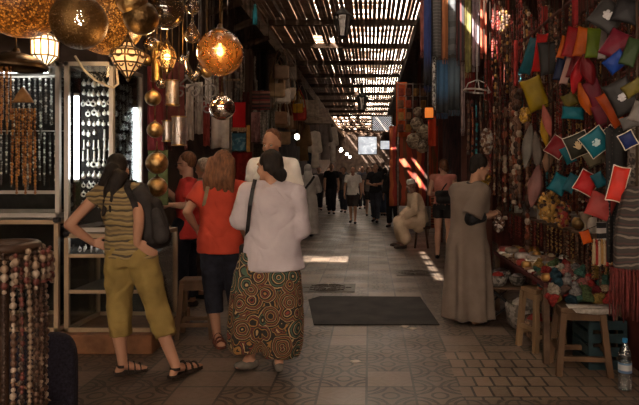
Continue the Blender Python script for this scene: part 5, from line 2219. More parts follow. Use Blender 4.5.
def dip(name, top_c, bot_c, z0, z1):
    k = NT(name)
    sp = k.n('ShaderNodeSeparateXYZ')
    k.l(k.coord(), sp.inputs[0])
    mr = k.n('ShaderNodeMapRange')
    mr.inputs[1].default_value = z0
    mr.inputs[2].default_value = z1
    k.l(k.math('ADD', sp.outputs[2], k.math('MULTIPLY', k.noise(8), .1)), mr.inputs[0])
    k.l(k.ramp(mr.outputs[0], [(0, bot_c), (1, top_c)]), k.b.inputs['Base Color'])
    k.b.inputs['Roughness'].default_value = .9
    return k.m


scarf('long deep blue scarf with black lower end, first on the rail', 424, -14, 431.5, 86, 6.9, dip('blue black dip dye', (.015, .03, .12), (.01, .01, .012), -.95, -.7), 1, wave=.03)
scarf('rose and brown narrow scarf beside the deep blue one', 420, -14, 424.5, 52, 7.05, pm('rose brown weave', (.20, .07, .06), .9), 1)
scarf('charcoal waffle weave scarf beside the deep blue one', 433, -14, 441, 56, 7.0, plaid('charcoal waffle', (.05, .045, .045), (.10, .09, .085)), 1)
scarf('rust and cream striped scarf after the charcoal one', 442, -14, 448, 58, 7.02, striped('rust stripes', [(.26, .09, .03), (.36, .27, .19), (.2, .06, .03)], 4, 'X', .2), 1)
scarf('slate grey scarf with banded lower end', 448.5, -14, 456, 54, 6.98, striped('slate bands', [(.075, .08, .085), (.09, .095, .1), (.05, .05, .055)], 5, 'Z', .1), 1)
scarf('wine and black striped scarf after the slate grey one', 456.5, -14, 464.5, 60, 7.03, striped('wine black', [(.12, .03, .03), (.02, .016, .018), (.03, .025, .028)], 22, 'X', .2), 1)
scarf('olive green long scarf in the middle of the rail', 465, -14, 471, 72, 7.0, pm('olive scarf', (.19, .165, .06), .9), 1)
scarf('lilac grey scarf after the olive one', 472, -14, 479, 66, 7.02, pm('lilac scarf', (.22, .17, .19), .9), 1)
scarf('orange red scarf with dark fringe, last on the rail', 480, -14, 487, 53, 7.0, pm('orange red scarf', (.36, .08, .045), .9), 1)
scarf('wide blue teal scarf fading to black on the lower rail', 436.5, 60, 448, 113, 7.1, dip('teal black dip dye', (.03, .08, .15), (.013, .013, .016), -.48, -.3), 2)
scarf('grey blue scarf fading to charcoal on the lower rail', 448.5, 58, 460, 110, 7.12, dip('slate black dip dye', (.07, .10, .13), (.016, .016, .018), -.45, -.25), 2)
scarf('thin sequinned white scarf on the lower rail', 432.5, 56, 436, 104, 7.08, speckled('white sequins', [(.5, .47, .43), (.25, .23, .21), (.6, .57, .52), (.08, .07, .07)], 45, .3), 1)
scarf('grey rose scarf at the end of the lower rail', 461, 62, 465, 130, 7.15, pm('grey rose', (.2, .14, .135), .9), 1)

# --- red cloth lit through the roof, lattice rack and wicker lanterns farther down
cloth('red_cloth', 'large red cloth with sunlit streaks behind the seated old man', 'textile', 389, 126, 442, 206, 15.85, striped('sewn red strips', [(.40, .05, .022), (.16, .03, .018), (.45, .10, .03), (.30, .03, .02), (.07, .03, .02), (.38, .06, .025), (.20, .07, .03)], 1.4, 'X', .5, nz=1.5), .04, 4)
k = NT('orange translucent cloth')
k.b.inputs['Base Color'].default_value = (.50, .085, .02, 1)
k.b.inputs['Roughness'].default_value = .9
k.b.inputs['Transmission Weight'].default_value = .0
cloth('banner', 'bright red orange banner at the corner of the wire rack', 'banner', 396, 82, 407, 137, 14.8, k.m, .02, 2)
cloth('red_cloth', 'narrow scarlet cloth hanging below the orange lantern box', 'textile', 428, 116, 436, 146, 10.6, pm('scarlet cloth', (.42, .045, .02), .9, nz=3, amt=.3), .02, 1)
cloth('red_cloth', 'red and orange striped rug stacked behind the old man', 'textile', 431, 190, 440, 228, 12.9, striped('orange rug', [(.36, .09, .04), (.12, .03, .025), (.4, .2, .1), (.25, .04, .03)], 9, 'Z', .1), .01, 1)
t = thing('wire_rack', 'wire rack of pouches beside the red orange banner', 'rack', P(413, 132, 14.2))
o = V(t.location)
m = MB()
for py in (84, 96, 108, 120, 131):
    m.cyl(P(398, py, 14.2) - o, P(428, py, 14.2) - o, .012, .012, 6)
for px in (398, 406, 413, 420, 428):
    m.cyl(P(px, 83, 14.2) - o, P(px, 132, 14.2) - o, .012, .012, 6)
m.obj('wire_grid', pm('grey wire', (.25, .19, .16), .4, .5), t)
m = MB()
for px in (398, 428):
    a = P(px, 132, 14.2) - o
    m.cyl(a, (a.x, a.y, -o.z), .015, .015, 6)
m.obj('leg', pm('grey wire', (.25, .19, .16)), t)
ri = random.Random(21)
for i in range(16):
    px, py = 401 + (i % 4) * 7.5, 88 + (i // 4) * 12
    q = P(px, py, 14.165)
    m = MB()
    m.box((0, 0, -.1), (.13, .03, .19))
    c_ = [(.28, .05, .03), (.2, .09, .05), (.32, .16, .05), (.12, .04, .03)][(i * 3 + i // 4) % 4]
    tag(m.obj('pouch', pm('rack pouch %.2f' % c_[0], c_, .8), loc=q, smooth=False, bevel=.02), ['scarlet', 'brown', 'ochre', 'dark brown'][(i * 3 + i // 4) % 4] + ' pouch on the wire rack, %s row' % ['top', 'second', 'third', 'lowest'][i // 4] + [' outermost by the banner', ' second from the banner', ' third from the banner', ' nearest the scarves'][i % 4], 'pouch', 'pouches on the wire rack')
q = P(429, 113, 10.0)
t = thing('lantern_box', 'glowing orange fabric lantern box under the deep blue scarf', 'lantern', q)
m = MB()
m.box((0, 0, 0), (.13, .13, .17))
m.obj('shade', glow((1, .26, .04), .55), t, smooth=False, bevel=.01)
m = MB()
for z in (-.09, .09):
    m.box((0, 0, z), (.15, .15, .015))
m.obj('frame', darkwood, t, smooth=False)
m = MB()
m.cyl((0, 0, .09), (0, 0, 4.47 - q.z), .006, .006, 5)
m.obj('cord', darkwood, t)
wick = speckled('pale wicker', [(.35, .27, .18), (.2, .14, .09), (.28, .2, .13), (.12, .08, .05)], 26)
for i, (px, py, rp) in enumerate([(417, 124, 7), (424, 132, 8), (414, 141, 8), (422, 146, 7), (418, 112, 5)]):
    q = P(px, py, 12.2)
    r_ = rp / FPX * 12.2
    t = thing('wicker_lantern', 'round pale wicker lantern ' + ['above the largest of the wicker cluster', 'largest in the wicker cluster by the red cloth', 'low in the wicker cluster towards the old man', 'lowest of the wicker cluster by the red cloth', 'small and highest of the wicker cluster'][i], 'lantern', q)
    m = MB()
    m.lathe([(.03, -r_), (r_ * .7, -r_ * .75), (r_, 0), (r_ * .8, r_ * .65), (r_ * .3, r_)], n=18)
    m.obj('globe', wick, t)
    m = MB()
    m.cyl((0, 0, r_ * .95), (0, 0, 4.47 - q.z), .006, .006, 5)
    m.obj('cord', darkwood, t)

# --- necklaces and cords behind everything on the stall
bead_sets = [
    [pm('red coral beads', (.20, .03, .022), .4), pm('dark red beads', (.09, .018, .016), .4)],
    [pm('bone beads', (.30, .22, .15), .5), pm('brown seed beads', (.13, .065, .04), .5), pm('rust beads', (.17, .05, .025), .5), pm('dark wood beads', (.05, .026, .018), .5)],
    [pm('dark wood beads', (.05, .026, .018), .5), pm('brown seed beads', (.13, .065, .04))],
    [pm('gold beads', (.34, .19, .06), .35, .7), pm('dark wood beads', (.05, .026, .018))],
    [pm('black beads', (.014, .012, .013), .3), pm('dark red beads', (.09, .018, .016)), pm('rust beads', (.17, .05, .025), .5)],
    [pm('turquoise beads', (.03, .15, .17), .4), pm('black beads', (.014, .012, .013))],
    [pm('ivory cowrie', (.30, .225, .165), .4), pm('brown seed beads', (.13, .065, .04)), pm('rust beads', (.17, .05, .025), .5)],
]
nm_ = ['coral red', 'bone and brown', 'dark wood', 'gold and wood', 'black and rust', 'turquoise and black', 'ivory cowrie']
NL = []
for i in range(14):
    L = .55 + .06 * (i % 5)
    NL.append((i % 7, strand_mesh('bead_necklace', bead_sets[i % 7], loop_pts(L, .065 + .01 * (i % 3), n=14), .0085 + .0018 * (i % 3), 200 + i, 5, .3)))
rn = random.Random(77)
cnt = {}
for row, (z, X) in enumerate([(2.9, 1.87), (2.2, 1.79), (1.6, 1.87), (2.35, 1.68), (2.86, 1.60)]):
    n = [62, 56, 50, 26, 30][row]
    for i in range(n):
        y = 3.0 + (i + rn.uniform(-.3, .3)) * (8.8 - 3.0) / n
        if X < 1.72 and y < 4.6:
            continue
        k_, me = NL[rn.choice([0, 0, 7, 7, 1, 2, 2, 3, 3, 8, 9, 10, 4, 11, 12, 6, 13, 5])]
        hang(me, 'bead_necklace', (X, y, z - .014), nm_[k_] + ' bead necklace among the rows hanging on the stall', 'necklace', nm_[k_] + ' necklaces on the stall', pi / 2 + rn.uniform(-.2, .2), (1.0, 1, rn.uniform(.85, 1.25)))
# cowrie columns
cow = [strand_mesh('cowrie_column', bead_sets[6] + bead_sets[2], [(0, 0, 0), (.01, .005, -.6), (0, 0, -1.35)], .028, 300 + i, 8, .35, .5) for i in range(3)]
for i, (px, Y, z) in enumerate([(511, 6.6, 2.55), (514, 6.5, 2.5), (517, 6.45, 2.55), (520, 6.4, 2.45), (505, 6.9, 2.3), (527, 6.0, 2.0), (499, 7.2, 2.2)]):
    q = P(px, 100, Y)
    hang(cow[i % 3], 'cowrie_column', (q.x, Y, z), 'thick long column of cowrie shells and bone beads', 'necklace', 'cowrie columns on the stall', i)
for i, (px, y0, L, mi, Y) in enumerate([(468, 100, .55, 2, 6.9), (472, 100, .6, 4, 6.9), (476, 100, .62, 5, 6.95), (480, 102, .7, 2, 6.9), (490, 100, .75, 0, 6.8), (494, 104, .9, 1, 6.8), (499, 95, 1.0, 2, 6.85), (503, 100, 1.0, 0, 6.9), (485, 60, .4, 0, 6.9), (495, 45, .5, 3, 6.7), (500, 35, .6, 0, 6.7), (507, 20, .7, 3, 6.6), (512, 10, .6, 0, 6.6), (503, 5, .5, 2, 6.6), (516, 25, .6, 0, 6.5), (492, 20, .5, 4, 6.9)]):
    me = strand_mesh('beaded_strand', bead_sets[mi], [(0, 0, 0), (.01, 0, -L * .5), (0, 0, -L * 1.15)], .016, 330 + i, 6, .3, .6)
    hang(me, 'beaded_strand', P(px, y0, Y), nm_[mi] + ' beaded cord hanging beside the scarves, ' + ['from the ring hanger rim', 'second on the ring hanger', 'at the middle of the ring hanger', 'far side of the ring hanger', 'just past the ring hanger', 'third past the ring hanger', 'fourth past the ring hanger', 'next to the cowrie columns', 'close to the olive scarf', 'over the knotted cords', 'above the post', 'high by the beam', 'highest by the black pouch side', 'short and high by the orange red scarf', 'in front of the dark red felt', 'just behind the orange red scarf'][i], 'necklace', None, 0, 1, 4.47 - P(px, y0, Y).z)
for i in range(30):
    px, py = 492 + (i * 7.3) % 68, -12 + (i * 11) % 34
    mi = [0, 0, 3, 2, 0, 1][i % 6]
    Y = 6.9 - (px - 492) * .022
    me = strand_mesh('beaded_strand', bead_sets[mi], [(0, 0, 0), (.012, 0, -.3), (0, 0, -.55 - .05 * (i % 5))], .013 + .003 * (i % 3), 400 + i, 6, .3, .6)
    hang(me, 'beaded_strand', P(px, py, Y), nm_[mi] + ' beaded strand high over the stall corner', 'necklace', nm_[mi] + ' strands high over the stall corner', 0, 1, 4.47 - P(px, py, Y).z)
for i, (px, y0, y1, w_, Y, c_, lb) in enumerate([(497, -6, 62, 5, 6.9, (.30, .035, .03), 'narrow scarlet ribbon high over the stall corner'), (508, -4, 40, 4, 6.7, (.34, .05, .03), 'bright red ribbon hanging by the thick beam'), (516, 40, 86, 4, 6.3, (.33, .04, .035), 'red ribbon above the mustard pouch'), (545, 6, 30, 6, 5.6, (.22, .025, .022), 'deep red ribbon above the red leaf pouch'),
                                             (575, -4, 26, 6, 4.7, (.24, .02, .02), 'crimson ribbon over the bright row of pouches'), (488, 60, 100, 8, 7.2, (.16, .02, .02), 'dark red felt strip behind the ring hanger'), (470, 72, 92, 10, 7.3, (.17, .018, .018), 'dark red felt square behind the olive scarf')]):
    cloth('ribbon', lb, 'ribbon', px - w_ / 2, y0, px + w_ / 2, y1, Y, pm('ribbon %d' % i, c_, .8), .008, 1)
# ring hanger
q = P(477, 91, 6.9)
t = thing('ring_hanger', 'chrome ring hanger with cords below the scarves', 'hanger', q)
chrome = pm('chrome wire', (.45, .4, .36), .35, .4)
m = MB()
m.ring((0, 0, 0), .15, .011, Matrix.Rotation(.1, 3, 'Y'), 32, 8)
m.obj('ring', chrome, t)
m = MB()
m.tube([(-.145, 0, 0), (-.10, 0, .09), (0, 0, .13), (.10, 0, .09), (.145, 0, 0)], .006, 6)
m.tube([(0, -.145, 0), (0, -.09, .09), (0, 0, .13), (0, .09, .09), (0, .145, 0)], .006, 6)
m.tube([(0, 0, .13), (0, 0, 2.98 - q.z)], .006, 6)
m.obj('hook', chrome, t)
# bunches


def bunch(name, label, px, py, rx, ry, Y, mats, n, br, cat='bunch', seed=0):
    """a hanging cluster of beads grown together"""
    q = P(px, py, Y)
    RX, RZ = rx / FPX * Y, ry / FPX * Y
    g = random.Random(seed)
    t = thing(name, label, cat, q)
    m = MB()
    m.ball((0, 0, 0), (RX * .8, RX * .7, RZ * .9), None, 12, 8)
    for i in range(n):
        a, c_ = g.uniform(0, 2 * pi), g.uniform(-1, 1)
        s_ = math.sqrt(1 - c_ * c_)
        m.cur = g.randrange(len(mats))
        m.ball((RX * s_ * cos(a), RX * .85 * s_ * sin(a), RZ * c_), br * g.uniform(.7, 1.3), None, 7, 5)
    o_ = m.obj('bead_cluster', mats, t)
    o_['kind'] = 'stuff'
    m = MB()
    m.cyl((0, 0, RZ * .9), (0, 0, 4.47 - q.z if py < 218 else RZ + .05), .005, .005, 5)
    m.obj('cord', darkwood, t)


bunch('bead_bunch', 'bunch of ivory and steel beads hanging above the djellaba man', 487, 141, 5, 12, 6.5, [bead_sets[6][0], pm('steel beads', (.35, .31, .28), .3, .6), bead_sets[1][1]], 110, .018, seed=1)
bunch('bead_bunch', 'bunch of golden yellow beads in front of the face of the djellaba man', 484, 176, 6, 11, 6.9, [pm('yellow amber beads', (.42, .24, .03), .35), bead_sets[3][0]], 90, .018, seed=2)
bunch('bead_bunch', 'bunch of golden shells beneath the pink leaf pouch', 549, 207, 10, 15, 5.1, [pm('golden shells', (.36, .20, .05), .45), bead_sets[2][0], bead_sets[3][0]], 110, .017, seed=3)
bunch('bead_bunch', 'grey brown bunch of beads held by the djellaba man', 499, 224, 4.5, 7, 5.8, [bead_sets[1][1], pm('steel beads', (.35, .31, .28)), bead_sets[2][0], bead_sets[2][0]], 80, .014, seed=4)
bunch('bead_bunch', 'gold coin bunch beside the mustard pouch', 525, 115, 5, 7, 5.7, [bead_sets[3][0], pm('yellow amber beads', (.42, .24, .03))], 60, .014, seed=5)
bunch('bead_bunch', 'dark red bead bunch between the gold shells and the teal pouch', 563, 215, 7, 12, 4.9, [bead_sets[0][0], bead_sets[2][0], bead_sets[3][0]], 80, .014, seed=6)

# --- leather pouches
def leather(c_):
    mu = sum(c_) / 3
    c_ = tuple(max(.004, mu + (q - mu) * 1.35) * .68 for q in c_)
    return pm('pouch leather %.3f %.3f %.3f' % c_, tuple(q * 1.0 for q in c_), .5, nz=10, amt=.22, bump=.25, bs=120, spec=.2)


piping = pm('pale piping', (.45, .38, .3), .7)


def pouch(label, px, py, w_, h_, rot, c_, puff=.30, yaw=None, Y=None, X=1.5, emblem=None, pipe=False, leaf=False, tilt=0):
    """a stuffed leather pouch hanging by a corner, facing the passage"""
    if Y is None:
        Y = RY(px, X)
    q = P(px, py, Y)
    W, H = w_ / FPX * Y, h_ / FPX * Y
    t = thing('leather_pouch', label, 'pouch', q, 0, 'leather pouches on the stall')
    t.rotation_mode = 'ZYX'
    t.rotation_euler = (tilt, math.radians(rot), -.35 if yaw is None else yaw)
    m = MB()
    n, k_ = 14, 14
    D_ = puff * min(W, H) * .5
    sides = []
    for s_ in (-1, 1):
        g = []
        for i in range(k_ + 1):
            v = i / k_ * 2 - 1
            for j in range(n + 1):
                u = j / n * 2 - 1
                d = D_ * ((1 - u * u) * (1 - v * v)) ** .45 * (1 + .12 * sin(7 * u + px) * sin(5 * v + py))
                if leaf:
                    x = u * (1 - abs(v) ** 1.6 * .92) * W / 2
                else:
                    x = u * (1 - .06 * (1 - v * v)) * W / 2
                z = v * (1 - .06 * (1 - u * u)) * H / 2
                g.append((x, s_ * (d + .002), z))
        sides.append(g)
    m.add(sides[0] + sides[1], [])
    N = (n + 1) * (k_ + 1)
    for i in range(k_):
        for j in range(n):
            p = i * (n + 1) + j
            m.f.append((p, p + 1, p + n + 2, p + n + 1)); m.mi.append(0)
            m.f.append((N + p, N + p + n + 1, N + p + n + 2, N + p + 1)); m.mi.append(0)
    bd = [j for j in range(n + 1)] + [(i + 1) * (n + 1) + n for i in range(k_)] + [k_ * (n + 1) + n - 1 - j for j in range(n)] + [(k_ - 1 - i) * (n + 1) for i in range(k_ - 1)]
    for p, q_ in zip(bd, bd[1:] + bd[:1]):
        m.f.append((p, p + N, q_ + N, q_)); m.mi.append(0)
    m.obj('pouch_body', leather(c_), t)
    if pipe:
        m2 = MB()
        pts = [sides[0][p] for p in bd]
        pts = [(x * 1.01, 0, z * 1.01) for x, y, z in pts]
        m2.tube(pts + pts[:1], .004, 6)
        m2.obj('piping', piping, t)
    if emblem:
        m2 = MB()
        em = pm('emblem %.2f %.2f %.2f' % emblem, emblem, .5)
        y = -D_ - .001
        R_ = min(W, H) * .2
        if emblem[0] > .4 and emblem[2] < .3:
            # open hand charm: palm and five fingers
            m2.ball((0, y, -R_ * .3), (R_ * .62, .004, R_ * .65), None, 14, 8)
            for fx, fz in ((-.42, .55), (-.15, .85), (.15, .85), (.42, .55)):
                m2.cone((fx * R_ * .9, y, 0), (fx * R_, y, fz * R_), .0045, .004, 8, 3)
            m2.cone((-R_ * .5, y, -R_ * .3), (-R_ * .95, y, R_ * .1), .0045, .0035, 8, 3)
            m2.cone((R_ * .5, y, -R_ * .3), (R_ * .95, y, R_ * .1), .0045, .0035, 8, 3)
        else:
            for a in range(6):
                m2.ball((R_ * .55 * cos(a * pi / 3), y, R_ * .55 * sin(a * pi / 3)), (R_ * .42, .003, R_ * .3), None, 10, 6)
            m2.ball((0, y, 0), (R_ * .45, .005, R_ * .45), None, 10, 6)
        m2.obj('emblem', em, t)
    m = MB()
    Ri = t.rotation_euler.to_matrix().inverted()
    a_ = V((0, 0, H * .47)) if abs(rot) < 22 else V((-W * .46 if rot > 0 else W * .46, 0, H * .46))
    aw = Ri.inverted() @ a_
    m.tube([a_, a_ + Ri @ V((.12, 0, .05)), a_ + Ri @ V((.14, 0, 4.48 - q.z - aw.z))], .003, 5)
    m.obj('cord', darkwood, t)
    return t


teal, tealb = (.012, .075, .095), (.02, .12, .15)
red, dred, orange, green, maroon = (.30, .035, .025), (.14, .018, .022), (.42, .12, .02), (.11, .15, .03), (.13, .022, .032)
black, olive, navy_c, grey_c, salmon = (.028, .025, .024), (.12, .095, .03), (.012, .018, .05), (.16, .14, .13), (.30, .07, .065)
pouch('dark teal leaf shaped pouch, outermost of the upper pouches', 530, 56, 15, 40, 18, teal, leaf=False, yaw=-.9)
pouch('red leaf shaped pouch beside the dark teal one', 540, 53, 12, 40, 8, red, yaw=-.6)
pouch('charcoal pouch behind the red leaf shaped one', 550, 58, 22, 34, -6, black, yaw=-.2, X=1.56)
pouch('mustard yellow pouch below the dark teal one', 535, 94, 21, 34, -20, (.27, .19, .03))
pouch('striped rose leaf pouch under the mustard one', 547, 121, 9, 34, -14, (.32, .11, .09), leaf=True)
pouch('small orange pouch at the start of the bright row', 563, 47, 8, 24, 16, orange)
pouch('crimson pouch in the bright row', 571, 42, 13, 32, 14, (.24, .022, .03))
pouch('orange pouch in the bright row', 582, 42, 13, 31, 12, orange)
pouch('moss green pouch in the bright row', 594, 43, 15, 31, 6, green)
pouch('silver grey pouch edge beside the moss green one', 603.5, 44, 8, 31, 8, (.26, .23, .22))
pouch('black pouch with silver flower emblem, highest of all', 608, 16, 31, 31, 38, black, emblem=(.38, .36, .36), X=1.44, puff=.2, tilt=.1)
pouch('plain black pouch behind the silver emblem one', 627, 11, 26, 26, 20, (.018, .016, .017), X=1.52)
pouch('maroon square pouch under the silver emblem one', 617, 45, 25, 30, 32, maroon, X=1.46)
pouch('royal blue pouch under the maroon square one', 616, 62, 22, 17, -40, (.012, .05, .2), X=1.42)
pouch('bottle green pouch at the outer edge of the stall', 631, 52, 15, 30, 22, (.028, .045, .018), X=1.48)
pouch('navy pouch beneath the small orange one', 560, 66, 9, 30, 12, navy_c)
pouch('white and rose pouch beside the navy one', 567, 70, 8, 30, 16, (.42, .28, .25))
pouch('wine pouch below the bright row', 575, 66, 12, 26, 16, dred, X=1.55)
pouch('coral red leaf pouch hanging below the bright row', 577, 76, 13, 38, 12, (.36, .04, .045), leaf=True, puff=.5)
pouch('dark crimson leaf pouch next to the coral red one', 588, 70, 15, 34, -18, dred, leaf=True, puff=.5)
pouch('small olive pouch above the teal case', 570, 100, 15, 14, -25, olive)
pouch('flat teal case lying across the cords', 573, 113, 22, 13, 6, tealb, puff=.5, emblem=None)
pouch('orange leaf pouch left of the charcoal emblem pouch', 585, 99, 13, 36, -20, orange, leaf=True, puff=.6)
pouch('wine red pouch behind the orange leaf one', 596, 96, 16, 34, -25, maroon, X=1.56)
pouch('burnt orange long pouch beside the charcoal emblem pouch', 611, 110, 13, 38, -32, (.36, .085, .015), puff=.5)
pouch('maroon pouch under the burnt orange one', 602, 116, 16, 24, -20, maroon, X=1.55)
pouch('charcoal pouch with small silver emblem', 622, 97, 26, 36, -28, black, emblem=(.34, .32, .33), X=1.46)
pouch('khaki pouch behind the charcoal emblem one', 633, 88, 20, 14, -35, olive, X=1.5)
pouch('grey pouch at the very edge below the khaki one', 638, 112, 14, 22, 24, grey_c, X=1.44)
pouch('grey pouch half hidden under the other grey one', 630, 122, 18, 13, -20, (.12, .11, .105), X=1.47)
pouch('dark red diamond shaped pouch left of the hand emblem', 557, 147, 18, 20, 35, (.17, .022, .025), pipe=True)
pouch('small teal pouch under the hand emblem', 568, 155, 11, 18, -28, tealb)
pouch('black pouch with golden open hand emblem and pale piping', 578, 145, 23, 23, -24, (.03, .028, .02), emblem=(.5, .36, .2), pipe=True, X=1.46)
pouch('teal pouch with pale emblem and pale piping', 596, 142, 24, 25, -38, tealb, emblem=(.32, .42, .42), pipe=True, X=1.46)
pouch('olive pouch behind the teal emblem one', 595, 158, 20, 16, -30, (.15, .13, .09), X=1.53)
pouch('navy pouch with pale edge behind the teal emblem one', 605, 135, 22, 9, -45, (.02, .02, .06), pipe=True, X=1.53)
pouch('dark blue pouch high beside the dotted shawl', 628, 140, 14, 16, -30, (.012, .02, .08), pipe=True, X=1.45)
pouch('teal pouch below the hand emblem', 559, 184, 17, 20, 30, tealb)
pouch('small dark teal pouch next to the teal one', 571, 183, 11, 20, 28, teal)
pouch('scarlet pouch with pale edge over the salmon one', 587, 183, 20, 22, 30, (.36, .035, .02), pipe=True, X=1.46)
pouch('teal strip of a pouch between the scarlet and red orange ones', 599, 180, 12, 16, -30, teal)
pouch('red orange pouch beside the dotted shawl', 618, 184, 16, 36, 14, (.42, .055, .02), pipe=True, X=1.44)
pouch('salmon red square pouch lowest of the pouches', 601, 206, 26, 26, 22, salmon, X=1.45)
pouch('pink grey leaf pouch hanging lower than the grey bunch', 535, 186, 15, 44, 10, (.21, .11, .10), puff=.4, leaf=True)
pouch('silver grey folded pouch above the pink grey leaf one', 528, 146, 12, 46, 8, (.17, .15, .13), leaf=True)
pouch('taupe folded pouch next to the silver grey one', 537, 152, 10, 44, -5, (.13, .105, .09), leaf=True, X=1.55)
pouch('bright orange little pouch over the bracelet table', 586, 237, 10, 14, -20, (.5, .12, .02))
pouch('small tan pouch over the knitted caps', 548, 160, 10, 26, 10, (.2, .12, .08), leaf=True, X=1.6)
pouch('gold satin leaf pouch behind the dark red diamond one', 545, 133, 9, 34, -10, (.4, .25, .05), leaf=True, X=1.56)

# striped sleeve cloth and tassels under the pouches
cloth('striped_cloth', 'white and black striped cloth below the salmon pouch', 'textile', 597, 222, 612, 240, 4.15, striped('zebra stripes', [(.4, .36, .33), (.015, .013, .014)], 14, 'Z', .15), .01, 1)
for i in range(9):
    px = 594 + i * 2.6
    c_ = [(.40, .30, .18), (.32, .03, .025), (.42, .33, .22), (.36, .2, .07)][i % 4]
    q = P(px, 243 + (i % 3), 4.1)
    m = MB()
    m.lathe([(.003, .03), (.008, .02), (.006, .005), (.012, -.02), (.014, -.14), (.004, -.145)], n=10)
    tag(m.obj('tassel', pm('tassel yarn %.2f %.2f' % c_[:2], c_, .9, stretch=(8, 8, 1), nz=30), loc=q), ['cream', 'scarlet', 'pale gold', 'amber'][i % 4] + ' yarn tassel hanging over the knitted caps', 'tassel', ['cream', 'scarlet', 'pale gold', 'amber'][i % 4] + ' tassels over the knitted caps')

# --- dotted shawl, striped garment and red fringe at the edge of the stall
dots = NT('dotted black shawl')
vo = dots.n('ShaderNodeTexVoronoi')
vo.inputs['Scale'].default_value = 42
vo.inputs['Randomness'].default_value = .25
dots.l(dots.coord(), vo.inputs['Vector'])
dots.l(dots.mix(dots.math('LESS_THAN', vo.outputs['Distance'], .22), (.014, .012, .012), (.10, .08, .065)), dots.b.inputs['Base Color'])
dots.b.inputs['Roughness'].default_value = .9
o = cloth('shawl', 'black shawl with pale dots hanging at the edge of the stall', 'textile', 606, 128, 632, 262, 3.75, dots.m, .03, 2)
o = cloth('shawl', 'grey brown patterned wrap behind the dotted shawl', 'textile', 628, 120, 648, 205, 3.6, speckled('grey brown knit', [(.07, .05, .04), (.14, .11, .09), (.03, .022, .02), (.10, .07, .055)], 60, .9), .03, 1)
zz = striped('brown cream ikat', [(.02, .014, .011), (.022, .015, .012), (.10, .078, .062), (.018, .012, .01), (.035, .014, .012)], 19, 'Z', 1.1, nz=9)
t = thing('poncho', 'brown and cream striped poncho with red fringe at the stall edge', 'garment', P(637, 190, 3.45))
o = V(t.location)
m = MB()
rg = []
for py, w_ in ((186, .05), (195, .09), (220, .12), (245, .135), (268, .14)):
    c_ = P(637, py, 3.45) - o
    rg.append([c_ + V((w_ * (1 + .07 * sin(j * 1.3)) * cos(2 * pi * j / 28), w_ * .7 * sin(2 * pi * j / 28), 0)) for j in range(28)])
m.loft(rg)
fuse(m, 'poncho_body', zz, .010, t, 2, folds(.008, 12, .3, 1))
m = MB()
for j in range(44):
    a = 2 * pi * j / 44
    c_ = P(637, 267, 3.45) - o
    b_ = V((.142 * cos(a), .10 * sin(a), 0))
    e_ = V((rr.uniform(-.012, .012), rr.uniform(-.012, .012), -.25 - rr.uniform(0, .06)))
    m.tube([c_ + b_, c_ + b_ + e_ * .5 + V((rr.uniform(-.006, .006), 0, 0)), c_ + b_ + e_], [.007, .006, .004], 5)
m.obj('fringe', pm('dark red yarn', (.085, .016, .014), .95, nz=40, amt=.5), t)
m = MB()
m.cyl(P(637, 187, 3.45) - o, V((0, 0, 2.9 - o.z)), .008, .008, 6)
m.obj('cord', darkwood, t)

# --- tables of bracelets, boxes and jewellery
t = thing('market_table', 'low table crowded with bracelets beneath the pouches', 'table', (1.66, 5.6, 0))
tw = pm('table timber', (.10, .06, .038), .8, nz=6, amt=.4)
m = MB()
m.box((0, 0, .62), (.62, 1.9, .03))
m.obj('table_top', pm('dark red table cloth', (.07, .018, .016), .95), t, smooth=False)
for a in (-1, 1):
    for b in (-1, 1):
        m = MB()
        m.bar((a * .28, b * .9, .61), (a * .28, b * .9, 0), .045, .045)
        m.obj('leg', tw, t, smooth=False)
t = thing('market_shelf', 'upper shelf of trinkets behind the bracelet table', 'shelf', (1.84, 5.6, 0))
m = MB()
m.box((0, 0, 1.0), (.30, 3.6, .025))
m.obj('shelf_board', tw, t, smooth=False)
for b in (-1, 0, 1):
    m = MB()
    m.bar((.1, b * 1.7, 1.0), (.1, b * 1.7, 0), .04, .04)
    m.obj('upright', tw, t, smooth=False)
rt = random.Random(9)
br = []
for i in range(6):
    m = MB()
    m.ring((0, 0, .012), .034, .011, None, 18, 8)
    br.append((m, [pm('silver', (.75, .72, .66)), bead_sets[1][0], bead_sets[0][0], bead_sets[3][0], bead_sets[2][1], bead_sets[4][0]][i], ['silver', 'bone', 'coral', 'gold', 'brown', 'black'][i]))
bm = [b[0].mesh('bracelet', b[1]) for b in br]
for i in range(84):
    k_ = rt.randrange(6)
    lay = rt.randrange(4)
    x, y = 1.40 + (i % 6) * .085 + rt.uniform(-.01, .01), 4.75 + (i // 6) * .13 + rt.uniform(-.01, .01)
    o = hang(bm[k_], 'bracelet', (x, y, .636 + .0), br[k_][2] + ' bangle lying in rows on the low market table', 'bracelet', br[k_][2] + ' bangles on the low market table')
    o.scale = (1, 1, 1 + lay * .8)
trk = []
for i in range(7):
    m = MB()
    if i % 3 == 0:
        m.lathe([(.03, 0), (.05, .02), (.055, .06), (.04, .09), (.03, .10)], n=16)
    elif i % 3 == 1:
        m.box((0, 0, .035), (.10, .08, .07))
        m.box((0, 0, .075), (.106, .086, .012))
    else:
        m.lathe([(.035, 0), (.012, .02), (.012, .04), (.045, .075), (.05, .11)], n=16)
    trk.append(m.mesh('trinket', [brass, pm('grey tin', (.2, .18, .165), .4, .5), bead_sets[1][0], pm('painted red box', (.22, .03, .02), .6), silver, pm('horn', (.09, .06, .045), .4), pm('pale stone', (.33, .28, .24), .6)][i], i % 3 != 1))
tn = [('brass', 'bowl'), ('grey tin', 'box'), ('bone', 'cup'), ('red painted', 'bowl'), ('silver', 'box'), ('dark horn', 'cup'), ('pale stone', 'bowl')]
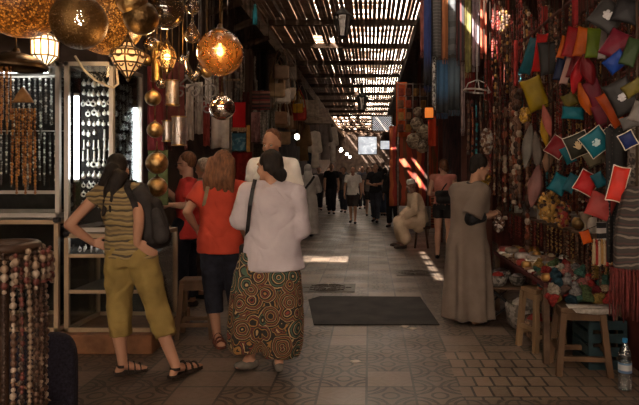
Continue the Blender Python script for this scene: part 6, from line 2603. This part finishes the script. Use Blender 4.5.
for i in range(34):
    k_ = rt.randrange(7)
    o = hang(trk[k_], 'small_' + tn[k_][1], (1.78 + (i % 2) * .11, 3.95 + (i // 2) * .2 + rt.uniform(-.03, .03), 1.014), 'little ' + tn[k_][0] + ' ' + tn[k_][1] + ' standing on the trinket shelf', tn[k_][1], tn[k_][0] + ' ' + tn[k_][1] + ' on the trinket shelf', 0, (1, 1, rt.uniform(.9, 1.5)))
for i in range(30):
    k_, me = NL[rt.choice([0, 3, 7, 10, 2, 9, 1])]
    hang(me, 'bead_necklace', (1.685, 3.95 + i * .115 + rt.uniform(-.02, .02), .998), nm_[k_] + ' bead necklace hanging from the edge of the trinket shelf', 'necklace', nm_[k_] + ' necklaces on the shelf edge', pi / 2, (.8, .8, .42))
for i, (x, y, s_, c_, lb) in enumerate([(1.50, 5.75, 1.5, bsk_c, 'big round grey basket on the floor under the bracelet table') for bsk_c in (0,)] + [(1.52, 5.35, 1.2, 0, 'brown basket on the floor behind the pale stool'), (1.75, 5.95, 1.3, 0, 'dusty basket at the back under the bracelet table')]):
    t = thing('basket', lb, 'basket', (x, y, 0))
    m = MB()
    m.lathe([(.08 * s_, 0.002), (.12 * s_, .05), (.135 * s_, .14 * s_), (.125 * s_, .17 * s_), (.11 * s_, .16 * s_), (.11 * s_, .08)], n=24)
    m.obj('basket_body', speckled('basketry %d' % i, [[(.16, .14, .12), (.09, .075, .06), (.22, .19, .165)], [(.13, .07, .04), (.2, .12, .07), (.08, .045, .03)], [(.12, .09, .07), (.17, .13, .1), (.06, .045, .04)]][i], 40), t)
    m = MB()
    m.ball((0, 0, .13 * s_), (.105 * s_, .105 * s_, .07 * s_), None, 14, 8)
    fuse(m, 'filling', [pm('pale wool', (.3, .26, .22), .95), pm('red wool', (.22, .03, .025), .95), pm('mustard wool', (.25, .16, .04), .95)][i], .014, t, 2, folds(.015, 25, 1, i))
# folding wire stand with baskets by the feet
t = thing('wire_stand', 'low black wire stand of baskets on the floor beside the bracelet table', 'stand', (1.38, 6.15, 0))
m = MB()
for a in (-1, 1):
    m.tube([(-.25, a * .22, 0), (.2, a * .22, .34)], .01, 6)
    m.tube([(.25, a * .22, 0), (-.2, a * .22, .34)], .01, 6)
m.tube([(-.2, -.24, .34), (-.2, .24, .34)], .01, 6)
m.tube([(.2, -.24, .34), (.2, .24, .34)], .01, 6)
m.obj('crossed_legs', blk, t)
m = MB()
m.box((0, 0, .355), (.46, .52, .02))
m.obj('tray', tw, t, smooth=False)
bsk = speckled('grey basketry', [(.16, .14, .12), (.09, .075, .06), (.22, .19, .165), (.05, .04, .035)], 40)
for i, (x, y, s_, c_) in enumerate([(1.27, 5.98, 1.0, bsk), (1.48, 6.02, .85, bsk), (1.38, 6.28, .95, bsk)]):
    t = thing('basket', ['round grey basket with red cloth on the wire stand', 'smaller grey basket beside the table on the wire stand', 'grey basket at the back of the wire stand'][i], 'basket', (x, y, .368))
    m = MB()
    m.lathe([(.06 * s_, 0), (.09 * s_, .04), (.10 * s_, .09 * s_), (.09 * s_, .11 * s_), (.08 * s_, .1 * s_), (.08 * s_, .04)], n=24, cap=True)
    m.obj('basket_body', c_, t)
    m = MB()
    m.ball((0, 0, .08 * s_), (.075 * s_, .075 * s_, .06 * s_), None, 14, 8)
    fuse(m, 'filling', [pm('red yarn', (.30, .03, .025), .95), pm('white wool', (.38, .34, .31), .95), pm('dark yarn', (.05, .03, .028), .95)][i], .012, t, 2, folds(.012, 30, 1, i))
for i, (px, py, Y, c_) in enumerate([(522, 252, 5.9, (.34, .30, .27)), (534, 245, 5.7, (.28, .24, .21)), (505, 244, 6.4, (.22, .05, .04)), (545, 250, 5.3, (.15, .13, .12)), (512, 236, 6.3, (.18, .14, .11)), (555, 243, 5.0, (.2, .17, .15))]):
    q = P(px, py, Y)
    m = MB()
    m.lathe([(.06, 0), (.075, .02), (.075, .05), (.065, .065), (.03, .07)], n=14)
    o = m.obj('trinket_tin', pm('tin c%d' % i, c_, .5, .3, nz=20), loc=(min(1.9, max(1.45, q.x)), Y, .64))
    tag(o, ['pale', 'light grey', 'red', 'dark grey', 'brown', 'stone'][i] + ' round tin on the bracelet table', 'tin')

# --- the two stools, their load of knitted caps, the paper and the bottle
wood2 = pm('pale stool wood', (.17, .105, .056), .7, nz=6, amt=.35, stretch=(1, 1, .25))
wood3 = pm('worn brown stool wood', (.085, .047, .025), .7, nz=6, amt=.4, stretch=(1, 1, .25))
stool('worn brown wooden stool under the heap of knitted caps', 1.585, 4.55, .50, .33, -.10, wood3, .045)
stool('taller pale wooden stool behind the worn brown one', 1.46, 5.13, .52, .26, .35, wood2, .03)
m = MB()
m.loft([[(x, y + .01 * sin(x * 30), z) for x, y in ((-.15, -.19), (.2, -.175), (.21, -.05), (-.13, -.05))] for z in (0, .004)])
m.loft([[(x, -.19 + .002 * i, z) for x, z in ((-.13, 0), (.19, 0), (.18, -.035), (.05, -.045), (-.10, -.03))] for i in (0, 1)])
tag(m.obj('newspaper', pm('old newspaper', (.33, .29, .25), .9, nz=40, amt=.3), loc=(1.60, 4.55, .506)), 'sheet of old paper spread on the worn brown stool', 'paper')
caps = [(.26, .025, .022), (.36, .25, .15), (.05, .12, .09), (.40, .33, .26), (.10, .06, .05), (.30, .19, .05), (.02, .05, .07), (.22, .20, .19), (.33, .05, .03), (.07, .10, .04), (.28, .10, .09), (.14, .015, .02)]
cn = ['scarlet', 'sand', 'sea green', 'cream', 'brown', 'gold', 'petrol', 'grey', 'orange red', 'moss', 'rose', 'wine']
cap_me = []
for i, c_ in enumerate(caps):
    m = MB()
    m.lathe([(.062, 0), (.066, .018), (.06, .022), (.058, .045), (.042, .068), (.018, .08)], n=18)
    for a in range(14):
        u = a * 2.4
        zz_ = 1 - 2 * (a + .5) / 14
        s_ = math.sqrt(max(0, 1 - zz_ * zz_))
        m.ball((.022 * s_ * cos(u), .022 * s_ * sin(u), .092 + .022 * zz_), .014, None, 7, 5)
    cap_me.append(m)
capp = []
for i, m in enumerate(cap_me):
    o = fuse(m, 'knitted_cap', pm('wool %s' % cn[i], tuple(q * .55 for q in caps[i]), .95, nz=60, amt=.5, bump=.6, bs=180), .006, None, 1, folds(.004, 60, 1, i))
    capp.append(o)
hp = random.Random(31)
spots = []
for lay, (nx, ny, z) in enumerate([(7, 6, .515), (7, 5, .57), (6, 5, .625), (5, 3, .675)]):
    for i in range(nx):
        for j in range(ny):
            spots.append((1.40 + (i + .5) * .52 / nx + hp.uniform(-.02, .02), 4.52 + (j + .5) * .60 / ny + hp.uniform(-.02, .02) + lay * .03, z + hp.uniform(-.008, .012)))
for i, s_ in enumerate(spots):
    k_ = (i * 5 + i // 12 + i // 7) % 12
    if i < 12:
        o = capp[k_ if k_ not in [x for x in []] else k_]
    o = capp[k_]
    if o.get('label'):
        o = o.copy()
        C.objects.link(o)
    o.location = s_
    o.rotation_euler = (hp.uniform(-1.0, .3), hp.uniform(-.6, .6), hp.uniform(0, 6))
    o.scale = (.8,) * 3
    tag(o, cn[k_] + ' knitted bobble cap in the heap on the stools', 'cap', cn[k_] + ' caps in the heap on the stools')
for o in capp:
    if not o.get('label'):
        D.objects.remove(o)

t = thing('water_bottle', 'clear plastic water bottle with blue cap standing on the floor', 'bottle', (1.755, 4.13, 0))
m = MB()
prof = [(.030, 0.002), (.043, .006), (.0445, .02), (.041, .035), (.0445, .05), (.041, .065), (.0445, .08), (.041, .095), (.0445, .11), (.0445, .20), (.042, .215), (.0445, .23), (.040, .26), (.025, .305), (.0145, .325), (.0145, .335)]
m.lathe(prof, n=28)
m.obj('bottle_body', glassy('bottle plastic', (.72, .74, .74), .1, .08, .12, (.3, .28, .26)), t)
m = MB()
m.lathe([(.016, .328), (.0175, .332), (.0175, .352), (.015, .356)], n=20)
m.obj('cap', pm('blue plastic cap', (.02, .14, .32), .4), t)
m = MB()
m.lathe([(.0452, .125), (.0452, .195)], n=28, cap=False)
k = NT('bottle label')
sp = k.n('ShaderNodeSeparateXYZ')
k.l(k.coord(), sp.inputs[0])
k.l(k.ramp(k.math('MULTIPLY', k.math('SUBTRACT', sp.outputs[2], .125), 14.3), [(0, (.05, .10, .18)), (.25, (.30, .29, .28)), (.8, (.06, .12, .2))], 'CONSTANT'), k.b.inputs['Base Color'])
m.obj('label', k.m, t)
t = thing('crate', 'dark teal crate standing between the stool and the water bottle', 'crate', (1.80, 4.72, 0))
m = MB()
for z in (.04, .14, .24, .34):
    m.box((-.14, 0, z), (.015, .36, .07))
    m.box((.14, 0, z), (.015, .36, .07))
    m.box((0, -.18, z), (.28, .015, .07))
    m.box((0, .18, z), (.28, .015, .07))
m.box((0, 0, .01), (.28, .36, .015))
for a in (-1, 1):
    for b in (-1, 1):
        m.box((a * .13, b * .17, .19), (.03, .03, .37))
m.obj('crate_slats', pm('teal plastic', (.014, .028, .032), .6), t, smooth=False)

# ------------------------------------------------------------------ street lanterns under the roof and the far end
def street_lantern(label, px, py, Y, H):
    q = P(px, py, Y)
    t = thing('street_lantern', label, 'lantern', q)
    iron = pm('lantern iron', (.03, .025, .022), .5, .5)
    W = H * .30
    m = MB()
    m.lathe([(W * .55, -H * .5), (W, H * .22)], n=6)
    m.obj('glass_panels', glassy('frosted lantern glass', (.5, .46, .42), .1, .2, .6, (.42, .38, .34)), t, smooth=False)
    m = MB()
    for j in range(6):
        a = 2 * pi * j / 6
        m.tube([(W * .57 * cos(a), W * .57 * sin(a), -H * .5), (W * 1.03 * cos(a), W * 1.03 * sin(a), H * .22)], .012, 6)
    m.obj('cage_frame', iron, t)
    m = MB()
    m.lathe([(W * 1.15, H * .2), (W * 1.05, H * .25), (W * .5, H * .42), (W * .25, H * .46), (W * .22, H * .55), (.01, H * .62)], n=6)
    m.obj('roof_cap', iron, t, smooth=False)
    m = MB()
    m.lathe([(.005, -H * .62), (W * .2, -H * .56), (W * .6, -H * .5)], n=6)
    m.obj('finial', iron, t, smooth=False)
    m = MB()
    m.cyl((0, 0, H * .55), (0, 0, 4.47 - q.z), .012, .012, 6)
    m.obj('chain', iron, t)


street_lantern('iron street lantern hanging from the lath roof in the middle', 342.5, 22, 10.0, .48)
street_lantern('smaller looking iron street lantern farther down the lath roof', 362, 101, 17.5, .52)
a, b = P(372, 116, 22), P(392, 131, 22)
t = thing('lattice_panel', 'pale lattice skylight panel hanging across the far passage', 'panel', ((a.x + b.x) / 2, 22, (a.z + b.z) / 2))
W, H = (b.x - a.x) / 2, (a.z - b.z) / 2
m = MB()
for i in range(-9, 10):
    for s_ in (-1, 1):
        x0 = i * W / 4.5
        pts = []
        p0, p1 = V((x0 - H * s_, 0, -H)), V((x0 + H * s_, 0, H))
        d = p1 - p0
        t0, t1 = 0.0, 1.0
        for lim, sg in ((W, 1), (-W, -1)):
            pass
        xs = sorted([((-W) - p0.x) / d.x, (W - p0.x) / d.x])
        t0, t1 = max(0, xs[0]), min(1, xs[1])
        if t1 > t0:
            m.bar(p0 + d * t0, p0 + d * t1, .02, .03)
m.obj('lattice', pm('pale lattice wood', (.30, .25, .21), .8), t, smooth=False)
m = MB()
for z in (-H, H):
    m.bar((-W, 0, z), (W, 0, z), .05, .05)
for x in (-W, W):
    m.bar((x, 0, -H), (x, 0, H), .05, .05)
m.obj('frame', pm('lattice frame wood', (.2, .15, .12), .8), t, smooth=False)
m = MB()
m.box((0, .08, 0), (W * 2, .02, H * 2))
m.obj('daylight_glow', glow((.95, .95, 1), 1.1), t, smooth=False)  # glowing sheet stands in for daylight coming through the lattice
m = MB()
for x in (-W, W):
    m.cyl((x, 0, H), (x, 0, 4.47 - t.location.z), .01, .01, 5)
m.obj('hanger', darkwood, t)
for i, (x0, y0, x1, y1, Y, s_, lb) in enumerate([(358, 137, 377, 154, 30, .85, 'large bright lit sign hanging over the far crowd'), (380, 141, 391, 149, 29, .7, 'small lit sign beside the large bright one'), (388, 125, 394, 131, 27, 1.6, 'bright small lamp panel by the red cloth')]):
    a, b = P(x0, y0, Y), P(x1, y1, Y)
    t = thing('light_sign', lb, 'sign', ((a.x + b.x) / 2, Y, (a.z + b.z) / 2))
    W, H = (b.x - a.x) / 2, (a.z - b.z) / 2
    k = NT('sign face %d' % i)
    f = k.noise(3.5 + i, 5)
    k.l(k.ramp(f, [(.35, (.35, .40, .46)), (.6, (.95, .97, 1))]), k.b.inputs['Emission Color'])
    k.b.inputs['Emission Strength'].default_value = s_
    m = MB()
    m.box((0, 0, 0), (W * 2, .06, H * 2))
    m.obj('sign_face', k.m, t, smooth=False)
    m = MB()
    for z in (-H, H):
        m.bar((-W, 0, z), (W, 0, z), .05, .1)
    for x in (-W, W):
        m.bar((x, 0, -H), (x, 0, H), .05, .1)
    for x in (-W * .8, W * .8):
        m.cyl((x, 0, H), (x, 0, 4.47 - t.location.z), .012, .012, 5)
    m.obj('frame', darkwood, t, smooth=False)
